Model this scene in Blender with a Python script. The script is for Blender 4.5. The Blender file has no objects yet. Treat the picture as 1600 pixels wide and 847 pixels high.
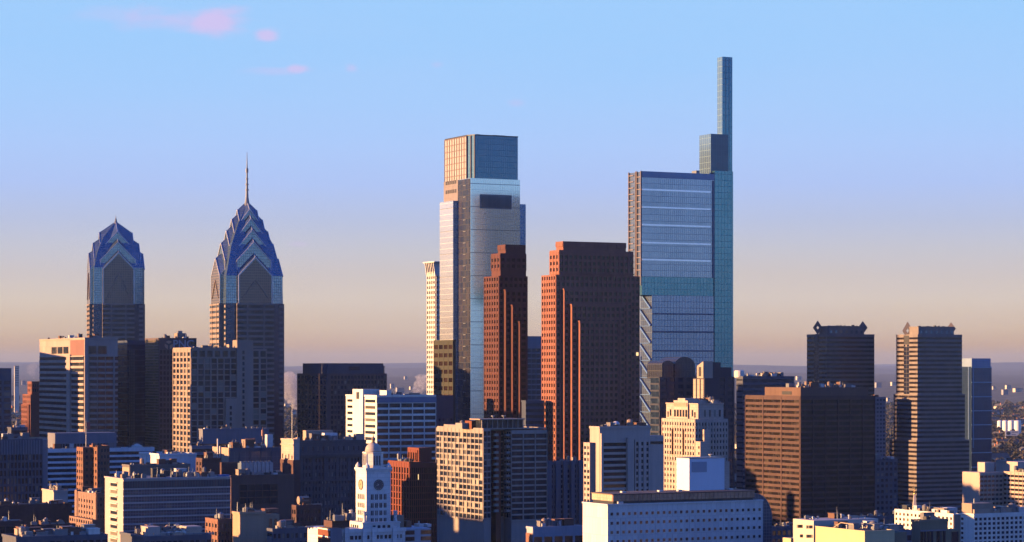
import bpy, math, random
from mathutils import Vector
R = math.radians
scene = bpy.context.scene
COL = scene.collection
random.seed(7)

# ------------------------------------------------------------------ camera
F, HC, HZ = 3800.0, 130.0, 578.0        # focal length in photo pixels, eye height, horizon row
cam = bpy.data.objects.new('camera', bpy.data.cameras.new('camera'))
COL.objects.link(cam)
cam.location = (0, 0, HC); cam.rotation_euler = (R(90), 0, 0)
cam.data.sensor_width = 36; cam.data.lens = 36 * F / 1600
cam.data.shift_y = (HZ - 423.5) / 1600
cam.data.clip_start = 1; cam.data.clip_end = 60000
scene.camera = cam

# ------------------------------------------------------------------ light
EXPO = 2.8                             # the picture is exposed for the low sun: 2 ** view exposure
SUN_AZ, SUN_EL = 9.0, 5.0               # degrees: towards the viewer from due left / above the horizon
sd = Vector((-math.cos(R(SUN_AZ)) * math.cos(R(SUN_EL)), -math.sin(R(SUN_AZ)) * math.cos(R(SUN_EL)), math.sin(R(SUN_EL))))
sl = bpy.data.lights.new('sun', 'SUN'); sl.energy = 5.0; sl.angle = R(0.5); sl.color = (1, .56, .24)
so = bpy.data.objects.new('sun', sl); COL.objects.link(so)
so.rotation_euler = sd.to_track_quat('Z', 'Y').to_euler(); so.location = (-300, 200, 700)

def s2l(c):
    return tuple(((v / 255) / 12.92 if v / 255 <= .04045 else ((v / 255 + .055) / 1.055) ** 2.4) for v in c)

W = bpy.data.worlds.new('World'); scene.world = W; W.use_nodes = True
nt = W.node_tree; N = nt.nodes; L = nt.links
for n in list(N): N.remove(n)
def nd(t, **k):
    n = N.new(t)
    for a, v in k.items(): setattr(n, a, v)
    return n
def mth(op, a, b=None, clamp=False):
    n = nd('ShaderNodeMath', operation=op); n.use_clamp = clamp
    for i, v in enumerate((a, b)):
        if v is None: continue
        if isinstance(v, (int, float)): n.inputs[i].default_value = v
        else: L.new(v, n.inputs[i])
    return n.outputs[0]
def mixc(f, a, b):
    n = nd('ShaderNodeMix', data_type='RGBA')
    for i, v in ((0, f), (6, a), (7, b)):
        if isinstance(v, (int, float)): n.inputs[i].default_value = v
        elif isinstance(v, tuple): n.inputs[i].default_value = (*v, 1)
        else: L.new(v, n.inputs[i])
    return n.outputs[2]
out = nd('ShaderNodeOutputWorld'); bg = nd('ShaderNodeBackground'); L.new(bg.outputs[0], out.inputs[0])
bg.inputs[1].default_value = .1
tc = nd('ShaderNodeTexCoord'); sx = nd('ShaderNodeSeparateXYZ'); L.new(tc.outputs['Generated'], sx.inputs[0])
zz, yy, xx = sx.outputs[2], sx.outputs[1], sx.outputs[0]
ramp = nd('ShaderNodeValToRGB')
stops = [(578, (168, 150, 108)), (568, (186, 152, 108)), (556, (200, 162, 112)), (540, (214, 173, 126)), (515, (221, 192, 158)),
         (470, (222, 205, 187)), (430, (211, 201, 197)), (390, (201, 201, 211)), (345, (187, 198, 227)), (290, (177, 200, 247)),
         (230, (174, 205, 253)), (160, (166, 207, 255)), (80, (161, 207, 255)), (0, (158, 207, 255))]
cr = ramp.color_ramp
while len(cr.elements) < len(stops): cr.elements.new(.5)
for e, (py, c) in zip(cr.elements, stops):
    e.position = max(0, (HZ - py) / F / .16); e.color = (*[v / EXPO for v in s2l(c)], 1)
L.new(mth('MULTIPLY', zz, 1 / .16, True), ramp.inputs[0])
# the opposite (camera-side) half of the low sky is bluer and calmer
ramp2 = nd('ShaderNodeValToRGB'); cr = ramp2.color_ramp
st2 = [(0, (.07, .12, .24)), (.08, (.19, .27, .36)), (.25, (.18, .29, .44)), (.55, (.028, .10, .39)), (1, (.014, .058, .31))]
while len(cr.elements) < len(st2): cr.elements.new(.5)
for e, (p, c) in zip(cr.elements, st2): e.position = p; e.color = (*c, 1)
L.new(mth('MULTIPLY', zz, 1 / .3, True), ramp2.inputs[0])
low = mixc(mth('MULTIPLY', mth('ADD', yy, .15), 2.2, True), ramp2.outputs[0], ramp.outputs[0])
sky = nd('ShaderNodeTexSky', sky_type='NISHITA'); sky.sun_disc = False
sky.sun_elevation = R(SUN_EL); sky.sun_rotation = math.atan2(sd.x, sd.y)
hi = nd('ShaderNodeVectorMath', operation='MULTIPLY'); L.new(sky.outputs[0], hi.inputs[0]); hi.inputs[1].default_value = (.02, .03, .055)
# thin pink clouds high on the left: (column, row, half width, half height, strength)
noise = nd('ShaderNodeTexNoise'); noise.inputs['Scale'].default_value = 34; noise.inputs['Detail'].default_value = 9; noise.inputs['Roughness'].default_value = .6
mp = nd('ShaderNodeMapping'); mp.inputs['Scale'].default_value = (1, 1, 3.2); L.new(tc.outputs['Generated'], mp.inputs[0]); L.new(mp.outputs[0], noise.inputs[0])
noise2 = nd('ShaderNodeTexNoise'); noise2.inputs['Scale'].default_value = 5; noise2.inputs['Detail'].default_value = 4
mp2 = nd('ShaderNodeMapping'); mp2.inputs['Scale'].default_value = (1, 1, 6); L.new(tc.outputs['Generated'], mp2.inputs[0]); L.new(mp2.outputs[0], noise2.inputs[0])
cl = None
ax = mth('DIVIDE', xx, mth('MAXIMUM', yy, .05)); az = mth('DIVIDE', zz, mth('MAXIMUM', yy, .05))
for (cx, cy, hw, hh, k) in ((332, 33, 62, 30, 1), (265, 30, 130, 26, .6), (180, 24, 90, 18, .25), (418, 55, 25, 17, .9), (462, 107, 22, 10, .85), (430, 110, 60, 9, .35),
                            (549, 106, 14, 10, .5), (806, 162, 18, 8, .3), (467, 381, 26, 6, .3), (683, 102, 14, 7, .3)):
    dx = mth('DIVIDE', mth('SUBTRACT', ax, (cx - 800) / F), hw / F); dz = mth('DIVIDE', mth('SUBTRACT', az, (HZ - cy) / F), hh / F)
    r = mth('SQRT', mth('ADD', mth('MULTIPLY', dx, dx), mth('MULTIPLY', dz, dz)))
    r = mth('ADD', r, mth('MULTIPLY', mth('SUBTRACT', noise.outputs[0], .5), 2.3))
    g = nd('ShaderNodeMapRange', interpolation_type='SMOOTHERSTEP'); L.new(r, g.inputs[0])
    g.inputs[1].default_value = 1.15; g.inputs[2].default_value = .1; g.inputs[3].default_value = 0; g.inputs[4].default_value = k
    cl = g.outputs[0] if cl is None else mth('MAXIMUM', cl, g.outputs[0])
low = mixc(mth('MULTIPLY', mth('SUBTRACT', noise2.outputs[0], .45, ), .35, True), low, tuple(v / EXPO for v in s2l((196, 208, 246))))
low = mixc(mth('MULTIPLY', cl, .85), low, tuple(v / EXPO for v in s2l((216, 198, 242))))
mr = nd('ShaderNodeMapRange', interpolation_type='SMOOTHSTEP'); L.new(zz, mr.inputs[0]); mr.inputs[1].default_value = .17; mr.inputs[2].default_value = .55
low10 = nd('ShaderNodeVectorMath', operation='SCALE'); L.new(low, low10.inputs[0]); low10.inputs[3].default_value = 10
hi10 = nd('ShaderNodeVectorMath', operation='SCALE'); L.new(mixc(.75, hi.outputs[0], (.013, .058, .31)), hi10.inputs[0]); hi10.inputs[3].default_value = 10
L.new(mixc(mr.outputs[0], low10.outputs[0], hi10.outputs[0]), bg.inputs[0])

vs = scene.view_settings
vs.view_transform = 'Standard'; vs.look = 'None'; vs.exposure = math.log2(EXPO); vs.gamma = 1; vs.use_curve_mapping = False
scene.cycles.volume_max_steps = 128; scene.cycles.max_bounces = 6; scene.cycles.diffuse_bounces = 0; scene.cycles.volume_bounces = 0
scene.cycles.use_denoising = True

# ------------------------------------------------------------------ materials
MATS = {}
class G:                                  # small node-graph helper
    def __init__(s, name):
        s.m = bpy.data.materials.new(name); s.m.use_nodes = True
        s.t = s.m.node_tree; s.p = s.t.nodes['Principled BSDF']
    def n(s, t, **k):
        x = s.t.nodes.new(t)
        for a, v in k.items(): setattr(x, a, v)
        return x
    def l(s, a, b): s.t.links.new(a, b)
    def val(s, sock, v):
        if isinstance(v, (int, float)): sock.default_value = v
        elif isinstance(v, tuple): sock.default_value = (*v, 1) if len(v) == 3 and sock.type == 'RGBA' else v
        else: s.l(v, sock)
    def math(s, op, a, b=0, clamp=False):
        x = s.n('ShaderNodeMath', operation=op); x.use_clamp = clamp; s.val(x.inputs[0], a); s.val(x.inputs[1], b); return x.outputs[0]
    def mix(s, f, a, b, bt='MIX'):
        x = s.n('ShaderNodeMix', data_type='RGBA', blend_type=bt); s.val(x.inputs[0], f); s.val(x.inputs[6], a); s.val(x.inputs[7], b); return x.outputs[2]
    def coord(s, sc=(1, 1, 1), wall=False):
        t = s.n('ShaderNodeTexCoord')
        src = t.outputs['Object']
        if wall:                          # (along the wall, up, 0)
            q = s.n('ShaderNodeSeparateXYZ'); s.l(src, q.inputs[0]); c = s.n('ShaderNodeCombineXYZ')
            s.l(s.math('ADD', q.outputs[0], q.outputs[1]), c.inputs[0]); s.l(q.outputs[2], c.inputs[1]); src = c.outputs[0]
        m = s.n('ShaderNodeMapping'); s.l(src, m.inputs[0]); m.inputs['Scale'].default_value = sc
        return m.outputs[0]
    def noise(s, vec, scale, detail=4):
        x = s.n('ShaderNodeTexNoise'); s.l(vec, x.inputs[0]); x.inputs['Scale'].default_value = scale; x.inputs['Detail'].default_value = detail; return x.outputs[0]
    def brick(s, vec, c1, c2, mo, w, h, ms, off=0):
        x = s.n('ShaderNodeTexBrick'); x.offset = off; x.squash = 1; s.l(vec, x.inputs[0])
        for i, v in ((1, c1), (2, c2), (3, mo)): s.val(x.inputs[i], v)
        x.inputs['Scale'].default_value = 1; x.inputs['Mortar Size'].default_value = ms; x.inputs['Mortar Smooth'].default_value = .2
        x.inputs['Bias'].default_value = 0
        x.inputs['Brick Width'].default_value = w; x.inputs['Row Height'].default_value = h; return x

def wallmat(name, col, rough=.8, joint=None, var=.22):
    if name in MATS: return MATS[name]
    g = G(name); v = g.coord()
    f1 = g.noise(v, .05, 5); f2 = g.noise(g.coord((.9, .9, .06)), .8, 4); f3 = g.noise(v, 1.7, 3)
    k = g.math('ADD', g.math('MULTIPLY', f1, .45), g.math('ADD', g.math('MULTIPLY', f2, .35), g.math('MULTIPLY', f3, .2)))
    mr = g.n('ShaderNodeMapRange'); g.l(k, mr.inputs[0]); mr.inputs[1].default_value = .32; mr.inputs[2].default_value = .68
    lo = tuple(c * (1 - var) for c in col); hi = tuple(min(1, c * (1 + var * .8)) for c in col)
    c = g.mix(mr.outputs[0], lo, hi)
    if joint:
        b = g.brick(g.coord(wall=True), (1, 1, 1), (.86, .86, .86), (.62, .62, .62), joint[0], joint[1], .05, .5)
        c = g.mix(1, c, b.outputs[0], 'MULTIPLY')
    g.l(c, g.p.inputs['Base Color']); g.p.inputs['Roughness'].default_value = rough
    g.p.inputs['Specular IOR Level'].default_value = .3
    MATS[name] = g.m; return g.m

def winmat(name, col=(.018, .022, .032), blind=(.34, .30, .24), nb=.22, rough=.12, lit=.0012, met=0.):
    """single panes: every pane has its own tint, some have blinds drawn, very few are lit"""
    if name in MATS: return MATS[name]
    g = G(name)
    oi = g.n('ShaderNodeObjectInfo'); ge = g.n('ShaderNodeNewGeometry')
    r = g.math('FRACT', g.math('ADD', oi.outputs['Random'], ge.outputs['Random Per Island']))
    r2 = g.math('FRACT', g.math('MULTIPLY', r, 17.31)); r3 = g.math('FRACT', g.math('MULTIPLY', r, 71.7))
    c = g.mix(r2, tuple(x * .6 for x in col), tuple(x * 1.9 for x in col))
    c = g.mix(g.math('MULTIPLY', g.math('LESS_THAN', r, nb), g.math('ADD', g.math('MULTIPLY', r3, .6), .15)), c, blind)
    g.l(c, g.p.inputs['Base Color']); g.p.inputs['Roughness'].default_value = rough; g.p.inputs['IOR'].default_value = 1.45; g.p.inputs['Specular IOR Level'].default_value = .3
    g.p.inputs['Metallic'].default_value = met
    g.p.inputs['Emission Color'].default_value = (1, .66, .3, 1)
    g.l(g.math('MULTIPLY', g.math('LESS_THAN', g.math('FRACT', g.math('MULTIPLY', r, 313.7)), lit), .55), g.p.inputs['Emission Strength'])
    MATS[name] = g.m; return g.m

def bandmat(name, col=(.018, .022, .032), alt=(.10, .095, .09), frame=(.05, .05, .055), w=1.5, h=50., rough=.14, ms=.06, ior=1.45):
    """ribbon glazing: panes along the strip"""
    if name in MATS: return MATS[name]
    g = G(name); v = g.coord(wall=True)
    oi = g.n('ShaderNodeObjectInfo'); cb = g.n('ShaderNodeCombineXYZ')
    g.l(g.math('MULTIPLY', oi.outputs['Random'], 97.), cb.inputs[0]); g.l(g.math('MULTIPLY', oi.outputs['Random'], 50.), cb.inputs[1])
    va = g.n('ShaderNodeVectorMath', operation='ADD'); g.l(v, va.inputs[0]); g.l(cb.outputs[0], va.inputs[1])
    wn = g.noise(va.outputs[0], .16, 2)
    mr = g.n('ShaderNodeMapRange'); g.l(wn, mr.inputs[0]); mr.inputs[1].default_value = .46; mr.inputs[2].default_value = .66
    b = g.brick(v, col, g.mix(mr.outputs[0], col, alt), frame, w, h, ms)
    g.l(b.outputs[0], g.p.inputs['Base Color']); g.p.inputs['Roughness'].default_value = rough; g.p.inputs['IOR'].default_value = ior; g.p.inputs['Specular IOR Level'].default_value = .3
    MATS[name] = g.m; return g.m

def curtain(name, c1, c2, frame, w=1.6, h=4.0, met=.55, rough=.1, ms=.08, off=0, band=None, warp=.004):
    """glass skin: panels with seams, slightly uneven so reflections break up; band = (period, width, colour)"""
    if name in MATS: return MATS[name]
    g = G(name); v = g.coord(wall=True)
    b = g.brick(v, c1, c2, frame, w, h, ms, off)
    c = b.outputs[0]
    nz = g.noise(g.coord(), .035, 3)
    c = g.mix(g.math('MULTIPLY', nz, .5), c, tuple(x * .55 for x in c1))
    if band:
        q = g.n('ShaderNodeSeparateXYZ'); g.l(v, q.inputs[0])
        f = g.math('LESS_THAN', g.math('FRACT', g.math('DIVIDE', q.outputs[1], band[0])), band[1] / band[0])
        c = g.mix(f, c, band[2])
    g.l(c, g.p.inputs['Base Color']); g.p.inputs['Metallic'].default_value = met
    g.l(g.math('ADD', g.math('MULTIPLY', g.math('SUBTRACT', 1, b.outputs['Fac']), .0), g.math('ADD', rough, g.math('MULTIPLY', b.outputs['Fac'], .4))), g.p.inputs['Roughness'])
    bp = g.n('ShaderNodeBump'); bp.inputs['Strength'].default_value = .2; bp.inputs['Distance'].default_value = .05
    g.l(g.noise(g.coord((1, 1, 1), True), .5, 2), bp.inputs['Height']); g.l(bp.outputs[0], g.p.inputs['Normal'])
    MATS[name] = g.m; return g.m

def plain(name, col, rough=.6, met=0.):
    if name in MATS: return MATS[name]
    g = G(name); f = g.noise(g.coord(), .6, 4)
    g.l(g.mix(f, tuple(c * .75 for c in col), tuple(min(1, c * 1.2) for c in col)), g.p.inputs['Base Color'])
    g.p.inputs['Roughness'].default_value = rough; g.p.inputs['Metallic'].default_value = met
    MATS[name] = g.m; return g.m

roofm = wallmat('roof_gravel', (.10, .095, .09), .95, None, .4)
roofl = wallmat('roof_pale', (.26, .25, .24), .9, None, .3)
metal = plain('grey_metal', (.20, .21, .23), .45, .5)
whitem = plain('white_paint', (.56, .54, .52), .6)
greywall = wallmat('roof_house_grey', (.20, .19, .19), .85); brickwall = wallmat('roof_house_brick', (.17, .09, .065), .85)
darkm = plain('dark_metal', (.03, .03, .035), .5)
tanbox = wallmat('tan_render', (.34, .25, .19), .85)
win = winmat('window_glass')
winb = winmat('window_glass_brown', (.020, .012, .009), (.14, .08, .055), .09)
winw = winmat('window_glass_blinds', (.016, .02, .03), (.55, .50, .42), .4)
band = bandmat('ribbon_glass')
bandb = bandmat('ribbon_glass_brown', (.016, .013, .014), (.09, .07, .055), (.03, .022, .02))
bandblue = bandmat('ribbon_glass_blue', (.012, .022, .045), (.06, .09, .14), (.03, .04, .06))

# ------------------------------------------------------------------ mesh helpers
class Mesh:
    def __init__(s): s.v = []; s.f = []
    def box(s, x0, x1, y0, y1, z0, z1):
        i = len(s.v)
        s.v += [(x0, y0, z0), (x1, y0, z0), (x1, y1, z0), (x0, y1, z0), (x0, y0, z1), (x1, y0, z1), (x1, y1, z1), (x0, y1, z1)]
        s.f += [tuple(i + k for k in q) for q in ((0, 3, 2, 1), (4, 5, 6, 7), (0, 1, 5, 4), (1, 2, 6, 5), (2, 3, 7, 6), (3, 0, 4, 7))]; return s
    def loft(s, rings):                   # rings: list of (list of xy, z) with equal counts
        i = len(s.v); n = len(rings[0][0])
        for poly, z in rings: s.v += [(p[0], p[1], z) for p in poly]
        for k in range(len(rings) - 1):
            for j in range(n):
                a = i + k * n + j; b = i + k * n + (j + 1) % n
                s.f.append((a, b, b + n, a + n))
        s.f.append(tuple(i + j for j in reversed(range(n)))); s.f.append(tuple(i + (len(rings) - 1) * n + j for j in range(n))); return s
    def lathe(s, cx, cy, prof, n=20):     # prof: list of (r, z)
        return s.loft([([(cx + r * math.cos(2 * math.pi * j / n), cy + r * math.sin(2 * math.pi * j / n)) for j in range(n)], z) for r, z in prof])
    def poly(s, pts, vec):                # extrude a planar polygon by vec
        i = len(s.v); n = len(pts)
        s.v += [tuple(p) for p in pts] + [tuple(p[k] + vec[k] for k in range(3)) for p in pts]
        s.f.append(tuple(i + j for j in range(n))); s.f.append(tuple(i + n + j for j in reversed(range(n))))
        for j in range(n): s.f.append((i + (j + 1) % n, i + j, i + n + j, i + n + (j + 1) % n))
        return s
    def bar(s, a, b, r):                  # square bar between two points
        a = Vector(a); b = Vector(b); d = (b - a).normalized()
        u = d.cross(Vector((0, 0, 1)))
        if u.length < .01: u = Vector((1, 0, 0))
        u.normalize(); w = d.cross(u); i = len(s.v)
        for p in (a, b): s.v += [tuple(p + u * r * p1 + w * r * p2) for p1, p2 in ((-1, -1), (1, -1), (1, 1), (-1, 1))]
        s.f += [tuple(i + k for k in q) for q in ((0, 1, 2, 3), (7, 6, 5, 4), (0, 4, 5, 1), (1, 5, 6, 2), (2, 6, 7, 3), (3, 7, 4, 0))]; return s
    def data(s, name, mat, smooth=False):
        m = bpy.data.meshes.new(name); m.from_pydata(s.v, [], s.f); m.update()
        if mat: m.materials.append(mat)
        import bmesh
        bm = bmesh.new(); bm.from_mesh(m); bmesh.ops.recalc_face_normals(bm, faces=bm.faces); bm.to_mesh(m); bm.free()
        if smooth:
            for p in m.polygons: p.use_smooth = True
        return m
    def build(s, name, mat, parent=None, smooth=False, label=None):
        o = bpy.data.objects.new(name, s.data(name, mat, smooth)); COL.objects.link(o)
        if parent: o.parent = parent
        if label: o['label'] = label
        return o

def tag(o, label, cat, group=None, kind=None):
    o['label'] = label; o['category'] = cat
    if group: o['group'] = group
    if kind: o['kind'] = kind
    return o

class Bld:
    """a building: local x runs along its wide shaded front, y along its sunlit flank, origin at the near corner on the ground"""
    def __init__(s, name, label, cat, xc, Y, a=27., group=None):
        s.a = R(a); s.c = math.cos(s.a); s.s = math.sin(s.a)
        s.O = ((xc - 800) / F * Y, Y)
        s.root = bpy.data.objects.new(name, None); COL.objects.link(s.root)
        s.root.location = (s.O[0], s.O[1], 0); s.root.rotation_euler = (0, 0, s.a); s.root.empty_display_size = 5
        tag(s.root, label, cat, group)
        s.wall = Mesh(); s.wins = []; s.sp = 0
    def X(s, px, y=0.):
        k = (px - 800) / F; return (k * (s.O[1] + y * s.c) - s.O[0] + y * s.s) / (s.c - k * s.s)
    def Yl(s, px, x=0.):
        k = (px - 800) / F; return (k * (s.O[1] + x * s.s) - s.O[0] - x * s.c) / (-s.s - k * s.c)
    def Z(s, py, x=0., y=0.):
        return HC - (py - HZ) / F * (s.O[1] + x * s.s + y * s.c)
    def row(s, z, x, y):
        return HZ - (z - HC) * F / (s.O[1] + x * s.s + y * s.c)
    def part(s, name, mesh, mat, smooth=False, label=None):
        return mesh.build(name, mat, s.root, smooth, label)
    def face(s, face, plane, s0, s1, z0, z1, nb=0, fh=3.6, pier=.3, sp=.45, dep=.35, top=1.0, glass=None, mode=None, wall=None, bot=0.):
        """lattice of piers and spandrels standing out from the core, glazing in the openings"""
        w = wall or s.wall
        def bx(a0, a1, d0, d1, c0, c1):
            if face == 'N': w.box(a0, a1, plane - d1, plane - d0, c0, c1)
            else: w.box(plane - d1, plane - d0, a0, a1, c0, c1)
        if face == 'N': s0 -= 0
        mode = mode or ('punch' if nb else 'band')
        n = int((z1 - top - z0 - bot) / fh)
        if top > 0: bx(s0, s1, 0, dep * .8, z1 - top, z1)
        bw = (s1 - s0) / max(nb, 1)
        for i in range(n):
            t = z1 - top - i * fh
            if sp > 0: bx(s0, s1, 0, dep * .7, t - fh, t - fh + fh * sp)
            zc = t - fh * (1 - sp) / 2; hh = fh * (1 - sp)
            if mode == 'punch':
                for j in range(nb):
                    s.wins.append((zc, s0 + (j + .5) * bw, face, plane, bw * (1 - pier), hh, glass or win, 'window'))
            else:
                s.wins.append((zc, (s0 + s1) / 2, face, plane, s1 - s0 - .02, hh, glass or band, 'window_band'))
        if nb and pier > 0:
            pw = bw * pier
            for j in range(nb + 1):
                a0 = s0 + j * bw - pw / 2; a1 = a0 + pw
                bx(max(a0, s0), min(a1, s1), 0, dep, z1 - top - n * fh, z1 - top * .0 - .003)
    def fN(s, p0, p1, yt=None, y=0., zt=None, zb=0., **k):
        x0 = s.X(p0, y); x1 = s.X(p1, y); z1 = zt if zt is not None else s.Z(yt, x0, y)
        s.face('N', y, x0, x1, zb, z1, **k)
    def fE(s, p0, p1, yt=None, x=0., zt=None, zb=0., **k):
        y1 = s.Yl(p0, x); y0 = s.Yl(p1, x); z1 = zt if zt is not None else s.Z(yt, x, y0)
        s.face('E', x, y0, y1, zb, z1, **k)
    def finish(s, wallmat, name='wall', maxn=100):
        if s.wall.v: s.part(name, s.wall, wallmat)
        cache = {}; rest = {}; cnt = {}
        s.wins.sort(key=lambda t: -t[0])
        tot = {}
        for w in s.wins: tot[w[7]] = tot.get(w[7], 0) + 1
        for zc, sc, fc, pl, ww, hh, mat, nm in s.wins:
            x, y = (sc, pl) if fc == 'N' else (pl, sc)
            low = s.row(zc, x, y) > 880
            k = cnt.get(nm, 0)
            if k < maxn and not low:
                key = (fc, round(ww, 2), round(hh, 2), mat.name)
                if key not in cache:
                    q = Mesh()
                    if fc == 'N': q.box(-ww / 2, ww / 2, -.06, -.004, -hh / 2, hh / 2)
                    else: q.box(-.06, -.004, -ww / 2, ww / 2, -hh / 2, hh / 2)
                    cache[key] = q.data(nm, mat)
                o = bpy.data.objects.new(nm, cache[key]); COL.objects.link(o); o.parent = s.root; o.location = (x, y, zc)
                cnt[nm] = k + 1
            elif tot[nm] > maxn:
                q = rest.setdefault((nm, mat.name), Mesh())
                if fc == 'N': q.box(x - ww / 2, x + ww / 2, y - .06, y - .004, zc - hh / 2, zc + hh / 2)
                else: q.box(x - .06, x - .004, y - ww / 2, y + ww / 2, zc - hh / 2, zc + hh / 2)
        for (nm, mn), q in rest.items():
            o = s.part(nm + 's', q, MATS[mn]); o['kind'] = 'stuff'
    def roof(s, x0, x1, y0, y1, z, mat=None, par=.9, t=.45, grow=.35, name='roof'):
        m = Mesh().box(x0 + t, x1 - t, y0 + t, y1 - t, z + .01, z + .2); s.part(name, m, mat or roofm)
        g = grow
        w = s.wall
        if par > 0:
            w.box(x0 - g, x1 + .02, y0 - g, y0 + t, z, z + par); w.box(x0 - g, x1 + .02, y1 - t, y1 + .02, z, z + par)
            w.box(x0 - g, x0 + t, y0 + t, y1 - t, z, z + par - .004); w.box(x1 - t, x1 + .02, y0 + t, y1 - t, z, z + par - .004)
    def kit(s, x0, x1, y0, y1, z, n, seed, hmax=2.2, pal=None):
        """plant on a roof: cabinets, ducts, vents, tanks, rails, each a part"""
        rr = random.Random(seed)
        for i in range(int(n * 2.1)):
            k = rr.random(); cx = rr.uniform(x0, x1); cy = rr.uniform(y0, y1); m = Mesh()
            mat = rr.choice(pal or [metal, whitem, tanbox, roofl, roofm, darkm, metal])
            if k < .38:
                w = rr.uniform(.8, 2.8); d = rr.uniform(.8, 2.4); h = rr.uniform(.5, hmax * .8)
                m.box(cx - w / 2, cx + w / 2, cy - d / 2, cy + d / 2, z + .3, z + .3 + h); m.box(cx - w / 2 + .15, cx + w / 2 - .15, cy - d / 2 + .15, cy + d / 2 - .15, z, z + .3)
                m.box(cx - w / 3, cx + w / 6, cy - d / 4, cy + d / 4, z + .3 + h, z + .45 + h)
                s.part('air_handler', m, mat)
            elif k < .5:
                w = rr.uniform(2, 5); d = rr.uniform(2, 4); h = rr.uniform(1.6, hmax * 1.5)
                m.box(cx, cx + w, cy, cy + d, z, z + h).box(cx - .15, cx + w + .15, cy - .15, cy + d + .15, z + h, z + h + .18).box(cx + w * .3, cx + w * .3 + .9, cy - .06, cy - .004, z, z + min(h - .2, 1.8))
                s.part('stair_house', m, rr.choice([mat, greywall, brickwall]))
            elif k < .64:
                r = rr.uniform(.15, .4); h = rr.uniform(.5, 1.5)
                m.lathe(cx, cy, [(r * .7, z), (r * .7, z + h), (r * 1.1, z + h), (r * 1.1, z + h + .25), (r * .4, z + h + .4)], 10); s.part('roof_vent', m, mat)
            elif k < .74:
                l = rr.uniform(3, 9); m.box(cx, cx + l, cy, cy + .5, z + .4, z + .9)
                for q in (0, l / 2, l - .3): m.box(cx + q, cx + q + .3, cy + .1, cy + .4, z, z + .4)
                s.part('duct', m, metal)
            elif k < .82:
                l = rr.uniform(3, 8)
                for q in range(int(l) + 1): m.box(cx + q, cx + q + .08, cy, cy + .08, z, z + 1.0)
                m.box(cx, cx + int(l) + .08, cy - .02, cy + .1, z + 1.0, z + 1.1); s.part('railing', m, metal)
            elif k < .88:
                r = rr.uniform(.7, 1.3); h = rr.uniform(1.4, 2.4)
                m.lathe(cx, cy, [(r, z + 1), (r, z + 1 + h), (r * .2, z + 1.5 + h)], 14)
                for q in (0, 1.57, 3.14, 4.71): px_, py_ = cx + r * .8 * math.cos(q), cy + r * .8 * math.sin(q); m.box(px_ - .08, px_ + .08, py_ - .08, py_ + .08, z, z + 1)
                s.part('water_tank', m, rr.choice([metal, tanbox, greywall]))
            else:
                h = rr.uniform(1.5, 4.5); m.lathe(cx, cy, [(.1, z), (.07, z + h * .6), (.03, z + h)], 6); m.bar((cx - .5, cy, z + h * .7), (cx + .5, cy, z + h * .7), .04); s.part('antenna', m, metal)

def block(name, label, cat, xl, xc, xr, yt, Y, mat, a=27., n=None, e=None, roof=True, par=.9, rmat=None, kit=0, seed=1, group=None, fin=True, grow=.35, pal=None):
    b = Bld(name, label, cat, xc, Y, a, group)
    b.W = b.X(xr); b.D = b.Yl(xl); b.H = b.Z(yt); b.mat = mat
    b.wall.box(0, b.W, 0, b.D, 0, b.H)
    if n: b.face('N', 0, -n.get('dep', .35) * .7, b.W, 0, b.H, **n)
    if e: b.face('E', 0, 0, b.D, 0, b.H, **e)
    if roof: b.roof(0, b.W, 0, b.D, b.H, rmat, par, grow=grow)
    if kit: b.kit(3, b.W - 4, 3, b.D - 3, b.H + .2, kit, seed, pal=pal)
    if fin: b.finish(mat)
    return b

# ================================================================== the land
def hill_h(x, y):
    d = math.hypot(x, y)
    t = min(1, max(0, (d - 5200) / 8500)); t = t * t * (3 - 2 * t)
    w = .5 + .5 * math.sin(x * .00075 + 1.1 + .8 * math.sin(y * .0006)); w2 = .5 + .5 * math.sin(x * .0021 + y * .0009)
    s_ = min(1, max(0, (d - 15000) / 24000)); s_ = s_ * s_ * (3 - 2 * s_)
    return t * (58 + 30 * w + 10 * w2) + s_ * (110 + 50 * w)
m = Mesh()
ys = [-3000, -1000, 0, 1200, 2400, 3200, 4000, 4700, 5200] + [5200 + 420 * i for i in range(1, 26)] + [16700 + 1000 * i for i in range(28)]
nx = 70
for y in ys:
    for i in range(nx + 1): 
        x = -13000 + 26000 * i / nx
        m.v.append((x, y, hill_h(x, y) if y > 5200 else 0.0))
for r in range(len(ys) - 1):
    for i in range(nx):
        a = r * (nx + 1) + i; m.f.append((a, a + 1, a + nx + 2, a + nx + 1))
g = G('city_ground')
v = g.coord(); f = g.noise(v, .004, 6); f2 = g.noise(v, .02, 4)
c = g.mix(f, (.035, .04, .03), (.10, .085, .065))
mr = g.n('ShaderNodeMapRange'); g.l(f2, mr.inputs[0]); mr.inputs[1].default_value = .56; mr.inputs[2].default_value = .66
c = g.mix(g.math('MULTIPLY', mr.outputs[0], .6), c, (.20, .18, .16))
g.l(c, g.p.inputs['Base Color']); g.p.inputs['Roughness'].default_value = .95
gr = m.build('ground', g.m, None, True); gr['kind'] = 'structure'

# air
hz = bpy.data.materials.new('haze_air'); hz.use_nodes = True
t = hz.node_tree; t.nodes.remove(t.nodes['Principled BSDF'])
pv = t.nodes.new('ShaderNodeVolumePrincipled'); pv.inputs['Density'].default_value = 2.1e-5
pv.inputs['Color'].default_value = (.38, .54, .86, 1)
t.links.new(pv.outputs[0], t.nodes['Material Output'].inputs['Volume'])
h = Mesh().box(-14000, 14000, -3500, 46000, -1, 420).build('haze', hz); h['kind'] = 'stuff'

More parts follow.
